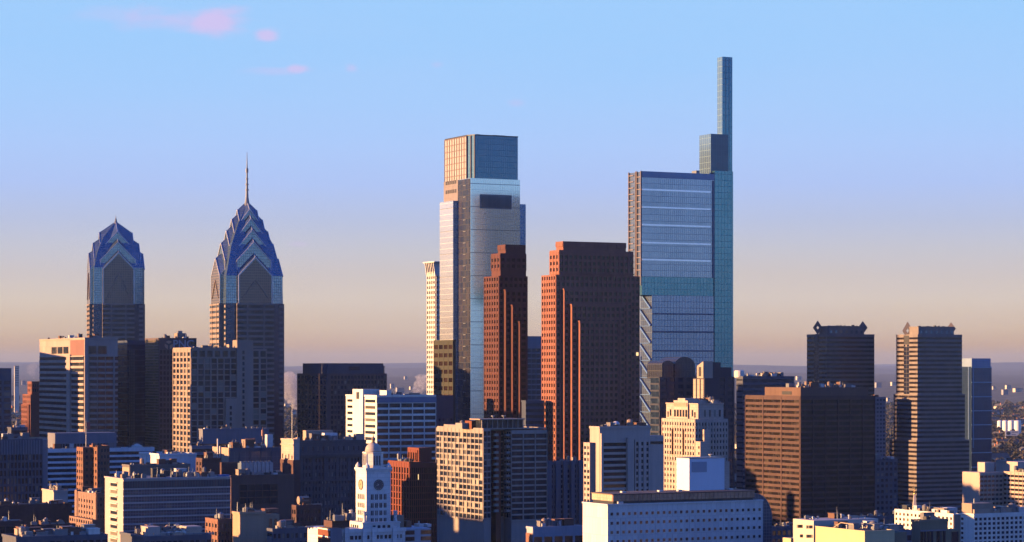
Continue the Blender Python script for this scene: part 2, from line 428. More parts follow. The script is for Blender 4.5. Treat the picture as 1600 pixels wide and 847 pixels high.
# woods on the plain: leaf clumps, one mass
wood = Mesh(); rr = random.Random(3)
def leaf_tree(w, x, y, z, r, h, n):
    for i in range(n):
        a = rr.uniform(0, 6.283); q = rr.random() ** .5 * r; zz_ = z + h * (.25 + .75 * rr.random()); q *= 1.15 - .55 * (zz_ - z) / h
        cx = x + q * math.cos(a); cy = y + q * math.sin(a); s_ = r * rr.uniform(.22, .5)
        n1 = Vector((rr.gauss(0, 1), rr.gauss(0, 1), rr.gauss(0, 1))).normalized(); u = n1.orthogonal().normalized() * s_; v_ = n1.cross(u)
        i0 = len(w.v); w.v += [(cx + u.x + v_.x, cy + u.y + v_.y, zz_ + u.z + v_.z), (cx - u.x + v_.x, cy - u.y + v_.y, zz_ - u.z + v_.z), (cx - u.x - v_.x, cy - u.y - v_.y, zz_ - u.z - v_.z), (cx + u.x - v_.x, cy + u.y - v_.y, zz_ + u.z - v_.z)]
        w.f.append((i0, i0 + 1, i0 + 2, i0 + 3))
for (p0, p1, n) in ((1535, 1640, 900), (1366, 1402, 200), (1140, 1262, 300), (440, 470, 160), (598, 672, 330), (-30, 66, 420)):
    for i in range(n):
        Y = 2600 * (7600 / 2600) ** rr.random(); px = rr.uniform(p0, p1)
        x = (px - 800) / F * Y; r = rr.uniform(2.5, 5.5) * (1 + Y / 9000)
        leaf_tree(wood, x, Y, hill_h(x, Y) if Y > 5200 else 0, r, r * 1.6, 26)
g = G('autumn_leaves'); ge = g.n('ShaderNodeNewGeometry'); ra = g.n('ShaderNodeValToRGB'); g.l(ge.outputs['Random Per Island'], ra.inputs[0])
g.l(g.noise(g.coord(), .012, 3), ra.inputs[0])
for e, (p, c) in zip(ra.color_ramp.elements, ((.35, (.028, .036, .026)), (.65, (.075, .05, .034)))): e.position = p; e.color = (*c, 1)
g.l(ra.outputs[0], g.p.inputs['Base Color']); g.p.inputs['Roughness'].default_value = .9
w = wood.build('woodland', g.m); tag(w, 'dark autumn woods spread over the plain behind the towers', 'trees', None, 'stuff')

# far buildings on the plain
cream = wallmat('far_cream', (.62, .56, .46)); rust = wallmat('far_brick', (.42, .17, .09)); greyc = wallmat('far_grey', (.34, .34, .36))
def far_block(px, py, wpx, hpx, Y, mat, lab, name='warehouse', cat='building', a=20, base=None):
    hpx = hpx or 5 + (wpx * 7 % 5)
    Y = next((q for q in range(2500, 13000, 40) if HZ - ((hill_h((px - 800) / F * q, q) if q > 5200 else 0) - HC) * F / q <= py + hpx), Y)
    x = (px - 800) / F * Y; z1 = HC - (py - HZ) / F * Y; z0 = hill_h(x, Y) if Y > 5200 else 0
    wd = wpx / F * Y; dp = wd * .6
    r_ = bpy.data.objects.new(name, None); COL.objects.link(r_); r_.location = (x, Y, z0 - 1); r_.rotation_euler = (0, 0, R(a))
    tag(r_, lab, cat, 'scattered buildings on the far plain'); H = max(z1 - z0 + 1, 4)
    Mesh().box(-wd / 2, wd / 2, -dp / 2, dp / 2, 0, H).build('wall', mat, r_)
    Mesh().box(-wd / 2 - .4, wd / 2 + .4, -dp / 2 - .4, dp / 2 + .4, H, H + .8).build('roof', roofl, r_)
    n = max(1, int(H / 4.5))
    for i in range(min(n, 12)):
        Mesh().box(-wd / 2 + .8, wd / 2 - .8, -dp / 2 - .1, -dp / 2 + .1, H - 3.2 - i * 4.5, H - 1.6 - i * 4.5).build('window_band', band, r_)
FB = [(26, 572, 7, 0, 6400, cream, 'pale narrow block at the foot of the hazy hills beside the far left tower'),
      (37, 595, 6, 0, 5600, greyc, 'grey block on the plain just above the far brick stair-step building'),
      (24, 618, 14, 0, 4700, rust, 'long low rust coloured shed on the plain at the far left'),
      (27, 634, 18, 0, 3700, rust, 'orange shed glowing in the sun beside the far left tower'),
      (24, 645, 22, 0, 3400, cream, 'cream shed below the orange one beside the far left tower'),
      (452, 631, 16, 0, 3900, cream, 'pale warehouse in the gap right of the taller spired tower'),
      (455, 652, 9, 0, 3300, rust, 'small rust shed in the gap right of the taller spired tower'),
      (449, 668, 12, 0, 3000, cream, 'bright cream shed low in the gap right of the taller spired tower'),
      (613, 600, 6, 0, 5000, cream, 'thin cream chimney block behind the white office slab'),
      (634, 588, 5, 0, 5600, cream, 'tallest pale block on the plain behind the white office slab'),
      (625, 606, 12, 0, 4600, greyc, 'grey low block on the plain behind the white office slab'),
      (645, 604, 10, 0, 5000, cream, 'cream low block on the plain left of the white ribbed tower'),
      (1248, 588, 8, 0, 4300, cream, 'small white block left of the shaded notched tower'),
      (1372, 598, 9, 0, 5000, greyc, 'faint grey block between the two notched towers'),
      (1396, 597, 8, 0, 5000, cream, 'small cream block just left of the sunlit notched tower'),
      (1388, 622, 5, 0, 3300, cream, 'slim cream chimney-like block between the two notched towers'),
      (1385, 660, 18, 0, 2900, greyc, 'blue grey block between the two notched towers'),
      (1390, 694, 14, 0, 2500, rust, 'orange brick block between the two notched towers'),
      (1575, 602, 8, 0, 6300, cream, 'small cream block below the skyline at the far right'),
      (1590, 607, 13, 0, 6000, cream, 'long cream block near the right edge of the plain'),
      (1553, 604, 5, 0, 6200, cream, 'tiny cream block beside the blue glass tower'),
      (1570, 609, 9, 0, 5900, greyc, 'grey block on the plain above the storage tanks'),
      (1566, 684, 16, 0, 3900, plain('far_blue_roof', (.06, .12, .3)), 'low blue roofed depot under the billboard')]
for (px, py, wp, hp, Y, mt, lb) in FB: far_block(px, py, wp, hp, Y, mt, lb)
hp = None; hr_ = random.Random(21)
for k in range(64):
    p0, p1 = ((1548, 1602), (1548, 1602), (1548, 1602), (1144, 1262), (604, 666), (18, 62), (442, 468))[k % 7]
    px = hr_.uniform(p0, p1); Y = hr_.uniform(3000, 7200); x = (px - 800) / F * Y
    if hp is None:
        hp = bpy.data.objects.new('house', None); COL.objects.link(hp)
        hw = Mesh().box(-6, 6, -4, 4, 0, 6).build('wall', cream, hp); Mesh().poly([(-6.5, -4.6, 6), (-6.5, 4.6, 6), (-6.5, 0, 9.5)], (13, 0, 0)).build('roof', roofm, hp); Mesh().box(-3, -2, .5, 1.5, 7.5, 11).build('chimney', rust, hp)
        tag(hp, 'tiny pale gabled house among the woods on the far plain', 'house', 'tiny houses on the far plain'); hh = hp
    else:
        hh = hp.copy(); COL.objects.link(hh)
        for ch in hp.children:
            if ch.name.split('.')[0] in ('wall', 'roof', 'chimney'):
                c_ = ch.copy(); COL.objects.link(c_); c_.parent = hh
    hh.location = (x, Y, hill_h(x, Y) if Y > 5200 else 0); hh.rotation_euler = (0, 0, R(hr_.choice((20, 110)) + hr_.uniform(-8, 8))); s_ = hr_.uniform(1, 2.0); hh.scale = (s_ * hr_.uniform(1, 1.8), s_, s_ * hr_.uniform(.8, 1.1))
# storage tanks and the billboard by the highway
tankm = wallmat('tank_white', (.80, .78, .72), .5)
for i, px in enumerate((1562.5, 1571, 1580, 1590)):
    Y = 4900 - i * 60; x = (px - 800) / F * Y; r = 5.6 + i * .4; zt = HC - (657.5 - HZ) / F * Y
    m = Mesh().lathe(x, Y, [(r, 0), (r, zt - 1), (r * .93, zt), (r * .1, zt + 1.2)], 24)
    tag(m.build('storage_tank', tankm, None), ['leftmost and smallest of the four white storage tanks', 'second white storage tank from the left', 'third white storage tank from the left, above the billboard', 'rightmost white storage tank of the four'][i], 'tank', 'white storage tanks on the plain')
Y = 4300; x = (1571 - 800) / F * Y
b = bpy.data.objects.new('billboard', None); COL.objects.link(b); b.location = (x, Y, 0); b.rotation_euler = (0, 0, R(4)); tag(b, 'white billboard with a dark round mark on a tall pole below the storage tanks', 'billboard')
zb = lambda py: HC - (py - HZ) / F * Y
Mesh().lathe(0, 0, [(.8, 0), (.7, zb(682))], 10).build('pole', whitem, b)
Mesh().box(-.5, 24, -.6, .6, zb(681), zb(673)).build('panel', plain('billboard_face', (.62, .6, .56)), b)
Mesh().poly([(5 + 3.6 * math.cos(t_ / 16 * 6.283), -.62, (zb(677)) + 3.2 * math.sin(t_ / 16 * 6.283)) for t_ in range(16)], (0, -.15, 0)).build('emblem', darkm, b)
for k in range(2): Mesh().box(11, 21 - 3 * k, -.75, -.62, zb(676) - k * 4, zb(676) - k * 4 + 1.6).build('lettering_line', metal, b)

# steam plumes
def plume(px, py, w, h, Y, dens, lab, seed):
    x = (px - 800) / F * Y; z = HC - (py - HZ) / F * Y; w = w / F * Y; h = h / F * Y
    rs = random.Random(seed); m = Mesh(); prof = []
    for i in range(9):
        t_ = i / 8; prof.append((w * (.18 + .5 * math.sin(min(1, t_ * 1.25) * 1.9) * rs.uniform(.8, 1.15)) * (1 if i < 8 else .2), t_ * h))
    m.loft([([(w * .3 * math.sin(zq / h * 4 + seed) + r_ * math.cos(k * 6.283 / 14), r_ * math.sin(k * 6.283 / 14)) for k in range(14)], zq) for r_, zq in prof])
    mt = bpy.data.materials.new('steam'); mt.use_nodes = True; t = mt.node_tree; t.nodes.remove(t.nodes['Principled BSDF'])
    p = t.nodes.new('ShaderNodeVolumePrincipled'); p.inputs['Color'].default_value = (.97, .95, .95, 1); nz = t.nodes.new('ShaderNodeTexNoise')
    tcn = t.nodes.new('ShaderNodeTexCoord'); t.links.new(tcn.outputs['Object'], nz.inputs[0]); nz.inputs['Scale'].default_value = 4.2 / w; nz.inputs['Detail'].default_value = 4
    mrn = t.nodes.new('ShaderNodeMapRange'); t.links.new(nz.outputs[0], mrn.inputs[0]); mrn.inputs[1].default_value = .42; mrn.inputs[2].default_value = .68; mrn.inputs[4].default_value = dens
    t.links.new(mrn.outputs[0], p.inputs['Density']); t.links.new(p.outputs[0], t.nodes['Material Output'].inputs['Volume'])
    o = m.build('steam_plume', mt, None, True); o.location = (x, Y, z); tag(o, lab, 'steam', None, 'stuff')
plume(455, 640, 26, 60, 3700, .12, 'white steam rising in the gap right of the taller spired tower', 2)
plume(656, 620, 22, 36, 4200, .06, 'steam drifting behind the white office slab left of the ribbed tower', 5)
plume(52, 592, 12, 26, 5200, .02, 'faint steam near the hills at the far left', 9)

# the rest of the city, all of it outside the picture: left of the frame, and below it in front of the camera
rs = random.Random(12); oc = Mesh(); ca, sa = math.cos(R(27)), math.sin(R(27))
for i in range(-36, 60):
    for j in range(-26, 60):
        u, w = i * 62.0, j * 62.0
        x, y = u * ca - w * sa, u * sa + w * ca
        if not (-2400 < x < 1500 and -900 < y < 3000): continue
        out = x < -.2105 * y - 75 or x > .2105 * y + 120
        front = y < 640
        if not (out or front): continue
        h_ = rs.choice((12, 15, 18, 22, 28, 36)) + rs.random() * 6
        if x < -.2105 * y - 75 and y > 1150: h_ = 68 + .0875 * max(0, -x - 230) + rs.uniform(-40, 8)
        elif x < -.2105 * y - 75 and y > 300: h_ = 38 + .0875 * max(0, -x - 230) + rs.uniform(-25, 10)
        if front and not out: h_ = min(h_, 40)
        for a0, b0, a1, b1, f_ in ((3, 3, 46, 26, 1), (6, 27, 44, 48, .85)):
            k = len(oc.v); p = [(u + q, w + r_) for q, r_ in ((a0, b0), (a1, b0), (a1, b1), (a0, b1))]
            p = [(q * ca - r_ * sa, q * sa + r_ * ca) for q, r_ in p]
            oc.loft([(p, 0.02), (p, h_ * f_)])
oc.loft([([(-478, 1618), (-452, 1606), (-440, 1652), (-466, 1664)], z_) for z_ in (.02, 143)]); oc.loft([([(-474, 1640), (-452, 1636), (-440, 1700), (-464, 1706)], z_) for z_ in (.02, 152)])
o = oc.build('outlying_city', wallmat('mixed_brick', (.09, .07, .065), .9), None); tag(o, 'low city blocks lying outside the picture to the left and below it', 'city blocks', None, 'stuff')

# ================================================================== the tall towers
granite = wallmat('grey_granite', (.30, .235, .195), .6, (6, 3.9))
granite_d = wallmat('grey_granite_dark', (.22, .19, .18), .55)
blueglass = curtain('blue_glass', (.17, .25, .31), (.25, .34, .41), (.06, .09, .12), 1.5, 2.0, .75, .16, .10)
blueglass2 = curtain('blue_glass_dark', (.035, .06, .12), (.05, .09, .17), (.015, .02, .04), 1.5, 3.9, .6, .14, .14)
trimm = plain('pale_trim', (.62, .60, .60), .4, .3)

def spire_tower(name, label, cat, xc, Y, a, hb, wb, zb, cores, gables, spire, zstep, fh=3.9):
    b = Bld(name, label, cat, xc, Y, a)
    c0 = cores[0][1]
    # notched corner shaft, glazed dark, with granite corner blocks
    b.part('corner_shaft', Mesh().box(-c0, c0, -c0, c0, 0, cores[0][0]), blueglass2)
    cb = Mesh()
    z = zstep - 1.2
    while z > 95:
        for sx_ in (-1, 1):
            for sy_ in (-1, 1):
                x0, x1 = sorted((sx_ * (c0 - 3.2), sx_ * (c0 + .5))); y0, y1 = sorted((sy_ * (c0 - 3.2), sy_ * (c0 + .5)))
                cb.box(x0, x1, y0, y1, z - 1.9, z)
        z -= fh
    b.part('corner_blocks', cb, granite)
    # the four bays
    cross = Mesh()
    cross.box(-wb, wb, -hb, hb, 0, zstep); cross.box(-hb, hb, -wb, wb, 0, zstep - .003)
    b.wall = cross
    b.face('N', -hb, -wb, wb, 60, zstep, fh=fh, sp=.42, dep=.4, top=1.2, nb=0); b.face('E', -hb, -wb, wb, 60, zstep - .01, fh=fh, sp=.55, dep=.4, top=1.2)
    for q in (-wb * .45, wb * .45): cross.box(q - .5, q + .5, -hb - .5, -hb, 60, zstep); cross.box(-hb - .5, -hb, q - .5, q + .5, 60, zstep)
    core = Mesh().loft([([(-c, -c), (c, -c), (c, c), (-c, c)], z_) for z_, c in cores]); b.part('crown', core, blueglass)
    for k, (h, w, ze, za, zt_) in enumerate(gables):
        zb_ = zstep if k == 0 else gables[k - 1][2] - 6
        m = Mesh(); ring_ = []
        for q in range(4):                # N, W, S, E: eave corner, ridge point, eave corner
            co, si = ((1, 0), (0, 1), (-1, 0), (0, -1))[q]
            for (u_, f_, z_) in ((-w, h, ze), (0, h, za), (w, h, ze), (w, w, ze + (zt_ - ze) * (h - w) / h * .9)):
                ring_.append((u_ * co + f_ * si, u_ * si - f_ * co, z_))
        nr = len(ring_); m.v = [(x_, y_, zb_) for x_, y_, z_ in ring_] + ring_ + [(0, 0, zt_)]
        for j in range(nr):
            j2 = (j + 1) % nr; m.f.append((j, j2, nr + j2, nr + j)); m.f.append((nr + j, nr + j2, 2 * nr))
        m.f.append(tuple(reversed(range(nr))))
        b.part('gable', m, blueglass)
        t_ = Mesh(); e = h + .15
        for s_ in (-1, 1):
            t_.bar((s_ * w, -e, ze), (0, -e, za + .3), .32); t_.bar((-e, s_ * w, ze), (-e, 0, za + .3), .32)
            t_.bar((s_ * w, e, ze), (0, e, za + .3), .32); t_.bar((e, s_ * w, ze), (e, 0, za + .3), .32)
            t_.bar((s_ * w, -e, zb_), (s_ * w, -e, ze), .28); t_.bar((-e, s_ * w, zb_), (-e, s_ * w, ze), .28)
        
        for p_ in ((0, -h), (0, h), (-h, 0), (h, 0)): t_.bar((p_[0], p_[1], za + .1), (0, 0, zt_ + .1), .22)
        b.part('gable_trim', t_, trimm)
        if k == 0:
            fr = Mesh(); zi = .8
            pp = [(-w + zi, zstep + .02), (w - zi, zstep + .02), (w - zi, ze - .2), (0, za - 1.2), (-w + zi, ze - .2)]
            fr.poly([(q, -h - .02, z_) for q, z_ in pp], (0, -.3, 0)); fr.poly([(-h - .02, q, z_) for q, z_ in pp], (-.3, 0, 0))
            b.part('gable_front', fr, b_grid)
            ch = Mesh()
            for s_ in (-1, 1):
                ch.bar((s_ * w * .75, -h - .5, zstep + 4), (0, -h - .5, ze - 3), .3); ch.bar((-h - .5, s_ * w * .75, zstep + 4), (-h - .5, 0, ze - 3), .35)
            b.part('chevron_band', ch, granite)
    m = Mesh().lathe(0, 0, spire, 10); b.part('spire', m, metal)
    b.finish(granite)
    return b
g = G('granite_window_grid'); v = g.coord(wall=True)
bq = g.brick(v, (.05, .05, .06), (.09, .085, .085), (.24, .185, .155), 1.5, 1.95, .22); g.l(bq.outputs[0], g.p.inputs['Base Color']); g.p.inputs['Roughness'].default_value = .2; g.p.inputs['Metallic'].default_value = .3
b_grid = g.m

zz_ = lambda py, Y: HC - (py - HZ) / F * Y
b1 = spire_tower('skyscraper', 'tall grey tower with stacked blue glass chevrons and a long needle spire', 'skyscraper', 386, 1776, 21, 24.2, 13.8, 0,
    [(178, 21.2), (198, 20.8), (220, 15.8), (236, 9.0), (249, 1.9)],
    [(23.4, 12.4, 198, 211, 232), (19.4, 12.6, 209, 222, 241), (15.4, 11.4, 218, 231, 246), (11.4, 9.2, 228, 239.5, 250), (7.2, 6.6, 238, 246.5, 253)],
    [(3.2, 244), (2.6, 248), (1.8, 252), (1.15, 256), (.9, 261), (1.4, 261.1), (1.4, 261.9), (.85, 262), (.8, 265), (1.3, 265.1), (1.3, 265.8), (.75, 266), (.7, 269), (1.1, 269.1), (1.1, 269.8), (.65, 270), (.6, 274), (1.0, 274.1), (1.0, 277), (.5, 277.2), (.35, 282), (.12, 289)], 178)
b2 = spire_tower('skyscraper', 'shorter grey tower with blue glass gabled crown and short pointed tip', 'skyscraper', 181, 2043, 15, 22.9, 13.2, 0,
    [(185, 20.2), (215, 19.9), (228, 17), (240.7, 11.6), (253, 1.3)],
    [(22.4, 12.8, 214, 227.5, 243), (19.0, 14.6, 221.5, 236, 249), (13.6, 12.6, 232, 245, 254.5)],
    [(2.3, 250), (1.7, 253), (.8, 255.5), (.9, 256), (.35, 257.5), (.08, 260)], 185)

# white ribbed tower behind the great glass tower
b = block('ribbed_tower', 'slim white ribbed tower with flared top behind the great glass tower', 'skyscraper', 668, 681, 705, 424, 1900, wallmat('white_concrete', (.74, .70, .62)), fin=False, roof=False)
b.face('E', 0, 0, b.D, 0, b.H, nb=4, fh=3.9, pier=.34, sp=.4, dep=.7, top=3.5); b.face('N', 0, 0, b.W, 0, b.H, nb=7, fh=3.9, pier=.3, sp=.4, dep=.7, top=3.5)
m = Mesh()
def ring(g_): return [(-g_, -g_), (b.W + g_, -g_), (b.W + g_, b.D + g_), (-g_, b.D + g_)]
zt = b.Z(408.5)
for i in range(6):
    y_ = b.D * i / 5; m.poly([(-.7, y_ - .35, b.H - 4), (-2.4, y_ - .35, zt - .8), (0, y_ - .35, zt - .8), (0, y_ - .35, b.H - 4)], (0, .7, 0))
m.loft([(ring(2.7), zt - .8), (ring(2.7), zt)]); m.loft([(ring(.05), b.H), (ring(.05), zt - .81)])
b.part('flared_cornice', m, MATS['white_concrete']); b.finish(MATS['white_concrete'])

# great tapering glass tower
cg = curtain('silver_glass', (.62, .70, .68), (.68, .75, .73), (.40, .47, .49), 1.5, 4.1, .92, .12, .07, 0, (16.4, .5, (.2, .24, .27)))
cgold = curtain('sun_tinted_glass', (.94, .93, .86), (.97, .96, .9), (.78, .76, .70), 1.5, 4.1, .92, .22, .06, 0, (16.4, .4, (.35, .34, .3)))  # pale gold of the mirrored sunny sky put into the glass colour
cblue = curtain('sky_tinted_glass', (.22, .42, .75), (.26, .47, .8), (.12, .25, .5), 1.5, 4.1, .8, .15, .05)  # blue of the reflected sky put into the glass colour
cdark = curtain('dark_blue_crown_glass', (.06, .15, .23), (.08, .18, .27), (.03, .07, .12), 1.5, 4.1, .75, .12, .08)
b = Bld('glass_skyscraper', 'great silver glass tower with a dark open slot near its top and recessed crown', 'skyscraper', 735, 1729, 27)
W_ = b.X(812.5); D_ = b.Yl(694); zt = b.Z(278); zc = b.Z(211); zs = b.Z(311); D_ = min(D_, 60)
g_ = b.Yl(716); we = b.X(708, g_); ye = b.Yl(683, we)
b.part('curtain_wall', Mesh().box(0, W_, 0, D_, 0, zt), cg)
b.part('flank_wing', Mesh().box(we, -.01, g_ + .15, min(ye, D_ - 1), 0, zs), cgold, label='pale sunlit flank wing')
b.part('wing_return', Mesh().box(we + .05, -.02, g_, g_ + .15, 0, zs - .1), cblue, label='bright blue narrow return')
b.part('notch_glazing', Mesh().box(-.25, -.004, .6, g_ - .1, 0, b.Z(279)), curtain('notch_glass', (.02, .03, .06), (.10, .08, .07), (.03, .035, .05), 2.2, 4.1, .3, .2, .2), label='dark notch of balconies at the corner')
m = Mesh(); z = 40
while z < zt: m.box(-.6, -.26, g_ * .35, g_ * .55, z, z + .5); z += 8.2
b.part('balconies', m, metal)
ww = b.X(821.5, D_ * .45)
b.part('far_wing', Mesh().box(W_ + .01, ww, D_ * .45, D_ - 2, 0, b.Z(313)), cblue)
# upper shaft flank: pale stone-like panels with small openings
b.part('upper_flank', Mesh().box(-.35, -.01, g_, D_, zs + .02, zt), wallmat('warm_panels', (.27, .23, .22), .4, (3, 4.1)))
for k in range(6):
    for r_ in range(2):
        y_ = g_ + 2.5 + k * (D_ - g_ - 5) / 6; b.part('small_opening', Mesh().box(-.5, -.36, y_, y_ + 2.0, zs + 6 + r_ * 6.5, zs + 8.6 + r_ * 6.5), darkm)
# crown
c1 = b.Yl(729); c2 = b.X(742); wr = b.X(809.5); dc = D_ - 1
b.part('crown_core', Mesh().loft([([(.4, c1), (c2, .4), (wr, .4), (wr, dc), (.4, dc)], z_) for z_ in (zt + .02, zc)]), cdark, label='dark blue glass crown')
m = Mesh()
nb_ = 9
for i in range(nb_ + 1): y_ = c1 + (dc - c1) * i / nb_; m.box(-.3, .38, y_ - .28, y_ + .28, zt + .05, zc)
z = zt + 3
while z < zc: m.box(-.2, .39, c1, dc, z - .28, z + .28); z += 4.5
b.part('crown_grid', m, plain('crown_steel', (.21, .16, .14), .4, .2))
b.part('crown_flank_glass', Mesh().box(.1, .396, c1 + .02, dc - .02, zt + .05, zc - .4), wallmat('frosted_glass_warm', (.46, .40, .38), .3))
m = Mesh().bar((.2, c1, zt), (.2, c1, zc), .5); m.bar((c2, .2, zt), (c2, .2, zc), .4); m.bar((c2 * .5, c1 * .5, zt), (c2 * .5, c1 * .5, zc), .3); b.part('corner_post', m, plain('crown_steel', (1, 1, 1)))
b.part('crown_rim', Mesh().loft([([(.2, c1), (c2, .2), (wr + .2, .2), (wr + .2, dc + .2), (.2, dc + .2)], z_) for z_ in (zc, zc + .7)]), darkm)
m = Mesh(); zz1 = zc + .7
for px, w_ in ((745, 2.5), (770, 6), (783, 3)): x_ = b.X(px, 8); m.box(x_, x_ + w_, 8, 12, zz1, zz1 + 1.0)
b.part('maintenance_rig', m, darkm)
x0 = b.X(751); x1 = b.X(798); z0, z1 = b.Z(324), b.Z(304)
b.part('sky_slot', Mesh().box(x0, x1, -.12, -.003, z0, z1), curtain('slot_glass', (.05, .10, .17), (.09, .16, .25), (.03, .05, .08), 3.4, 30, .7, .1, .1), label='dark rectangular opening high on the front')
m = Mesh().box(x0 - .4, x1 + .4, -.5, -.13, z1, z1 + .5); m.box(x0 - .4, x1 + .4, -.5, -.13, z0 - .5, z0); m.box(x0 - .5, x0, -.5, -.13, z0, z1); m.box(x1, x1 + .5, -.5, -.13, z0, z1)
b.part('slot_frame', m, metal)

# red-brown stepped granite tower and the solid stand-in for a reflected one
def stepped(name, label, xl, xc, xr, yt, Y, tiers, strips, mat, nbE, pit=3.2, fh=3.9, glass=winb, pier=.42, sp=.45):
    b = Bld(name, label, 'skyscraper', xc, Y, 27)
    D = b.Yl(xl); W_ = b.X(xr); H = b.Z(yt)
    b.wall.box(0, W_, 0, D, 0, H); b.face('E', 0, 0, D, 60, H, nb=nbE, fh=fh, pier=pier, sp=sp, dep=.5, glass=glass)
    b.face('N', 0, -.35, W_, 60, H, nb=int(W_ / pit), fh=fh, pier=pier, sp=sp, dep=.5, glass=glass)
    zb_ = H
    for (pl, pc, pr, y_, sb) in tiers:
        x0 = b.X(pc, sb); x1 = b.X(pr, sb); y1 = b.Yl(pl, x0); z1 = b.Z(y_, x0, sb); y1 = min(y1, D - 1)
        b.wall.box(x0, x1, sb, y1, zb_ - 6, z1)
        b.face('N', sb, x0 - .35, x1, zb_ + .5, z1, nb=int((x1 - x0) / pit), fh=fh, pier=pier, sp=sp, dep=.5, top=2.2, glass=glass)
        b.face('E', x0, sb, y1, zb_ + .5, z1, nb=max(2, int((y1 - sb) / 3.4)), fh=fh, pier=pier, sp=sp, dep=.5, top=2.2, glass=glass)
        b.roof(x0, x1, sb, y1, z1, None, 1.0); zb_ = z1
    yp = 0.
    for (pl, pr, pxr, y_) in strips:
        x0 = b.X(pl, yp); yn = b.Yl(pr, x0); x1 = b.X(pxr, yn); z1 = b.Z(y_, x0, yn)
        b.wall.box(x0, x1, yn, yp - .003, 0, z1)
        b.face('N', yn, x0 - .1, x1, 60, z1, nb=int((x1 - x0) / pit), fh=fh, pier=pier, sp=sp, dep=.5, glass=glass)
        b.roof(x0, x1, yn, yp, z1, None, .8, .4); yp = yn
    b.finish(mat); return b
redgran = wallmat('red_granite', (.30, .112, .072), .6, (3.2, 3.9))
redgran2 = wallmat('dimmed_red_granite', (.11, .034, .026), .6, (3.2, 3.9))  # red granite darkened, the reflection's dimness put into its colour
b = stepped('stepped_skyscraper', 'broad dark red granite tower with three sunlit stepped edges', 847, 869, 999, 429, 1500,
    [(859.5, 874, 989, 393, 3.0), (869, 880, 978, 379.5, 8.0)], [(878, 881.5, 987, 453), (889.5, 893.5, 976, 477), (902, 906, 966, 503)], redgran, 6)
b = stepped('stepped_skyscraper', 'slim brick-red stepped tower, a solid stand-in for a reflection in the great silver glass tower', 757, 780, 824, 431, 1560,
    [(768, 782, 822, 398, 1.0), (778, 790, 821, 384.5, 2.0)], [(786, 790, 823, 454), (797, 801, 823.4, 478), (808.5, 812, 823.8, 504)], redgran2, 6)  # solid tower added where the glass behind mirrors one

# slab tower with the mast-like blade
ts = curtain('steel_blue_glass', (.28, .34, .42), (.34, .40, .48), (.13, .17, .22), 1.6, 4.2, .8, .16, .10)
ts2 = curtain('steel_blue_glass_low', (.22, .28, .38), (.26, .32, .43), (.10, .14, .20), 2.3, 4.2, .75, .16, .14)
teal = curtain('teal_glass', (.10, .24, .29), (.12, .27, .33), (.05, .13, .17), 2.6, 4.2, .75, .14, .10)
tealp = curtain('sunlit_teal_glass', (.34, .48, .52), (.38, .52, .56), (.2, .3, .34), 2.6, 4.2, .85, .2, .08)  # paler teal for sunny flanks, the light put into the colour
b = Bld('glass_skyscraper', 'tall blue glass slab tower with a thin blade rising from its right end', 'skyscraper', 1003, 1644, 27)
D_ = b.Yl(983); W_ = b.X(1116); zt = b.Z(268); zm = b.Z(432); zl = b.Z(461)
b.part('upper_slab', Mesh().box(0, W_, 0, D_, zm, zt), ts)
m = Mesh()
for py in (296, 323.5, 351, 379, 405.5): z = b.Z(py); m.box(0, W_ - 3, -.35, -.004, z - .55, z + .55)
b.part('sky_garden_band', m, plain('pale_band', (.92, .96, .92), .3, 1.))
b.part('parapet_glass', Mesh().box(-.05, W_ + .05, -.25, -.006, b.Z(277), zt + .3), curtain('deep_blue_glass', (.07, .12, .26), (.06, .10, .24), (.03, .04, .1), 3, 9, .6, .12, .06))
m = Mesh()
for y_ in (.3, D_ * .33, D_ * .42, D_ - .6): m.box(-.9, -.005, y_, y_ + .5, zm - 6, zt + .5)
z = zm
while z < zt: m.box(-.7, -.006, .4, D_ * .36, z, z + .5); m.box(-.7, -.006, D_ * .62, D_ - .3, z + 1.5, z + 2.); z += 4.2
b.part('flank_frame', m, plain('rosy_steel', (.30, .23, .21), .4, .3))
b.part('shadow_joint', Mesh().box(b.X(1112.5), W_ - .05, -.3, -.004, zm, b.Z(278)), curtain('joint_glass', (.03, .06, .14), (.03, .07, .16), (.02, .03, .07), 2.6, 4.2, .6, .2, .1))
xl_ = b.X(1019); xr_ = b.X(1134); xc_ = b.X(1117); xe = b.X(1145)
b.part('transfer_floors', Mesh().box(.3, xe - .3, .4, D_ - 1, zl, zm - .01), teal)
b.part('lower_slab', Mesh().box(xl_, xr_, .3, D_ - 1.5, 0, zl - .01), ts2)
m = Mesh()
for py in (490, 518, 548): z = b.Z(py); m.box(xl_, xr_, -.1, .296, z - .5, z + .5)
b.part('spandrel_line', m, plain('slate_band', (.10, .13, .18), .4))
b.part('core', Mesh().box(W_ + .01, xe, -.4, D_ - 2, 0, b.Z(262)), teal)
m = Mesh()
y0, y1 = .6, b.Yl(1001, xl_)
zs_ = [b.Z(455 + i * 27) for i in range(9)]
for i in range(8):
    a_, c_ = (y1, y0)
    m.bar((xl_ - 1.0, a_, zs_[i]), (xl_ - 1.0, c_, zs_[i + 1] + .3), .5); m.bar((xl_ - .9, c_, zs_[i + 1]), (xl_ - .9, a_, zs_[i + 1]), .16)
b.part('zigzag_brace', m, plain('shade_blue_steel', (.11, .23, .50), .4, .1))  # bluish shade put into the steel colour
y1_ = 3.; x0 = b.X(1111, y1_); x1 = b.X(1138, y1_); yb_ = b.Yl(1093, x0); z1 = b.Z(209, x0, y1_)
b.part('lantern_block', Mesh().box(x0, x1, y1_, yb_, b.Z(272), z1), curtain('slate_glass', (.05, .09, .14), (.06, .11, .16), (.03, .06, .09), 2, 4.2, .5, .16, .06))
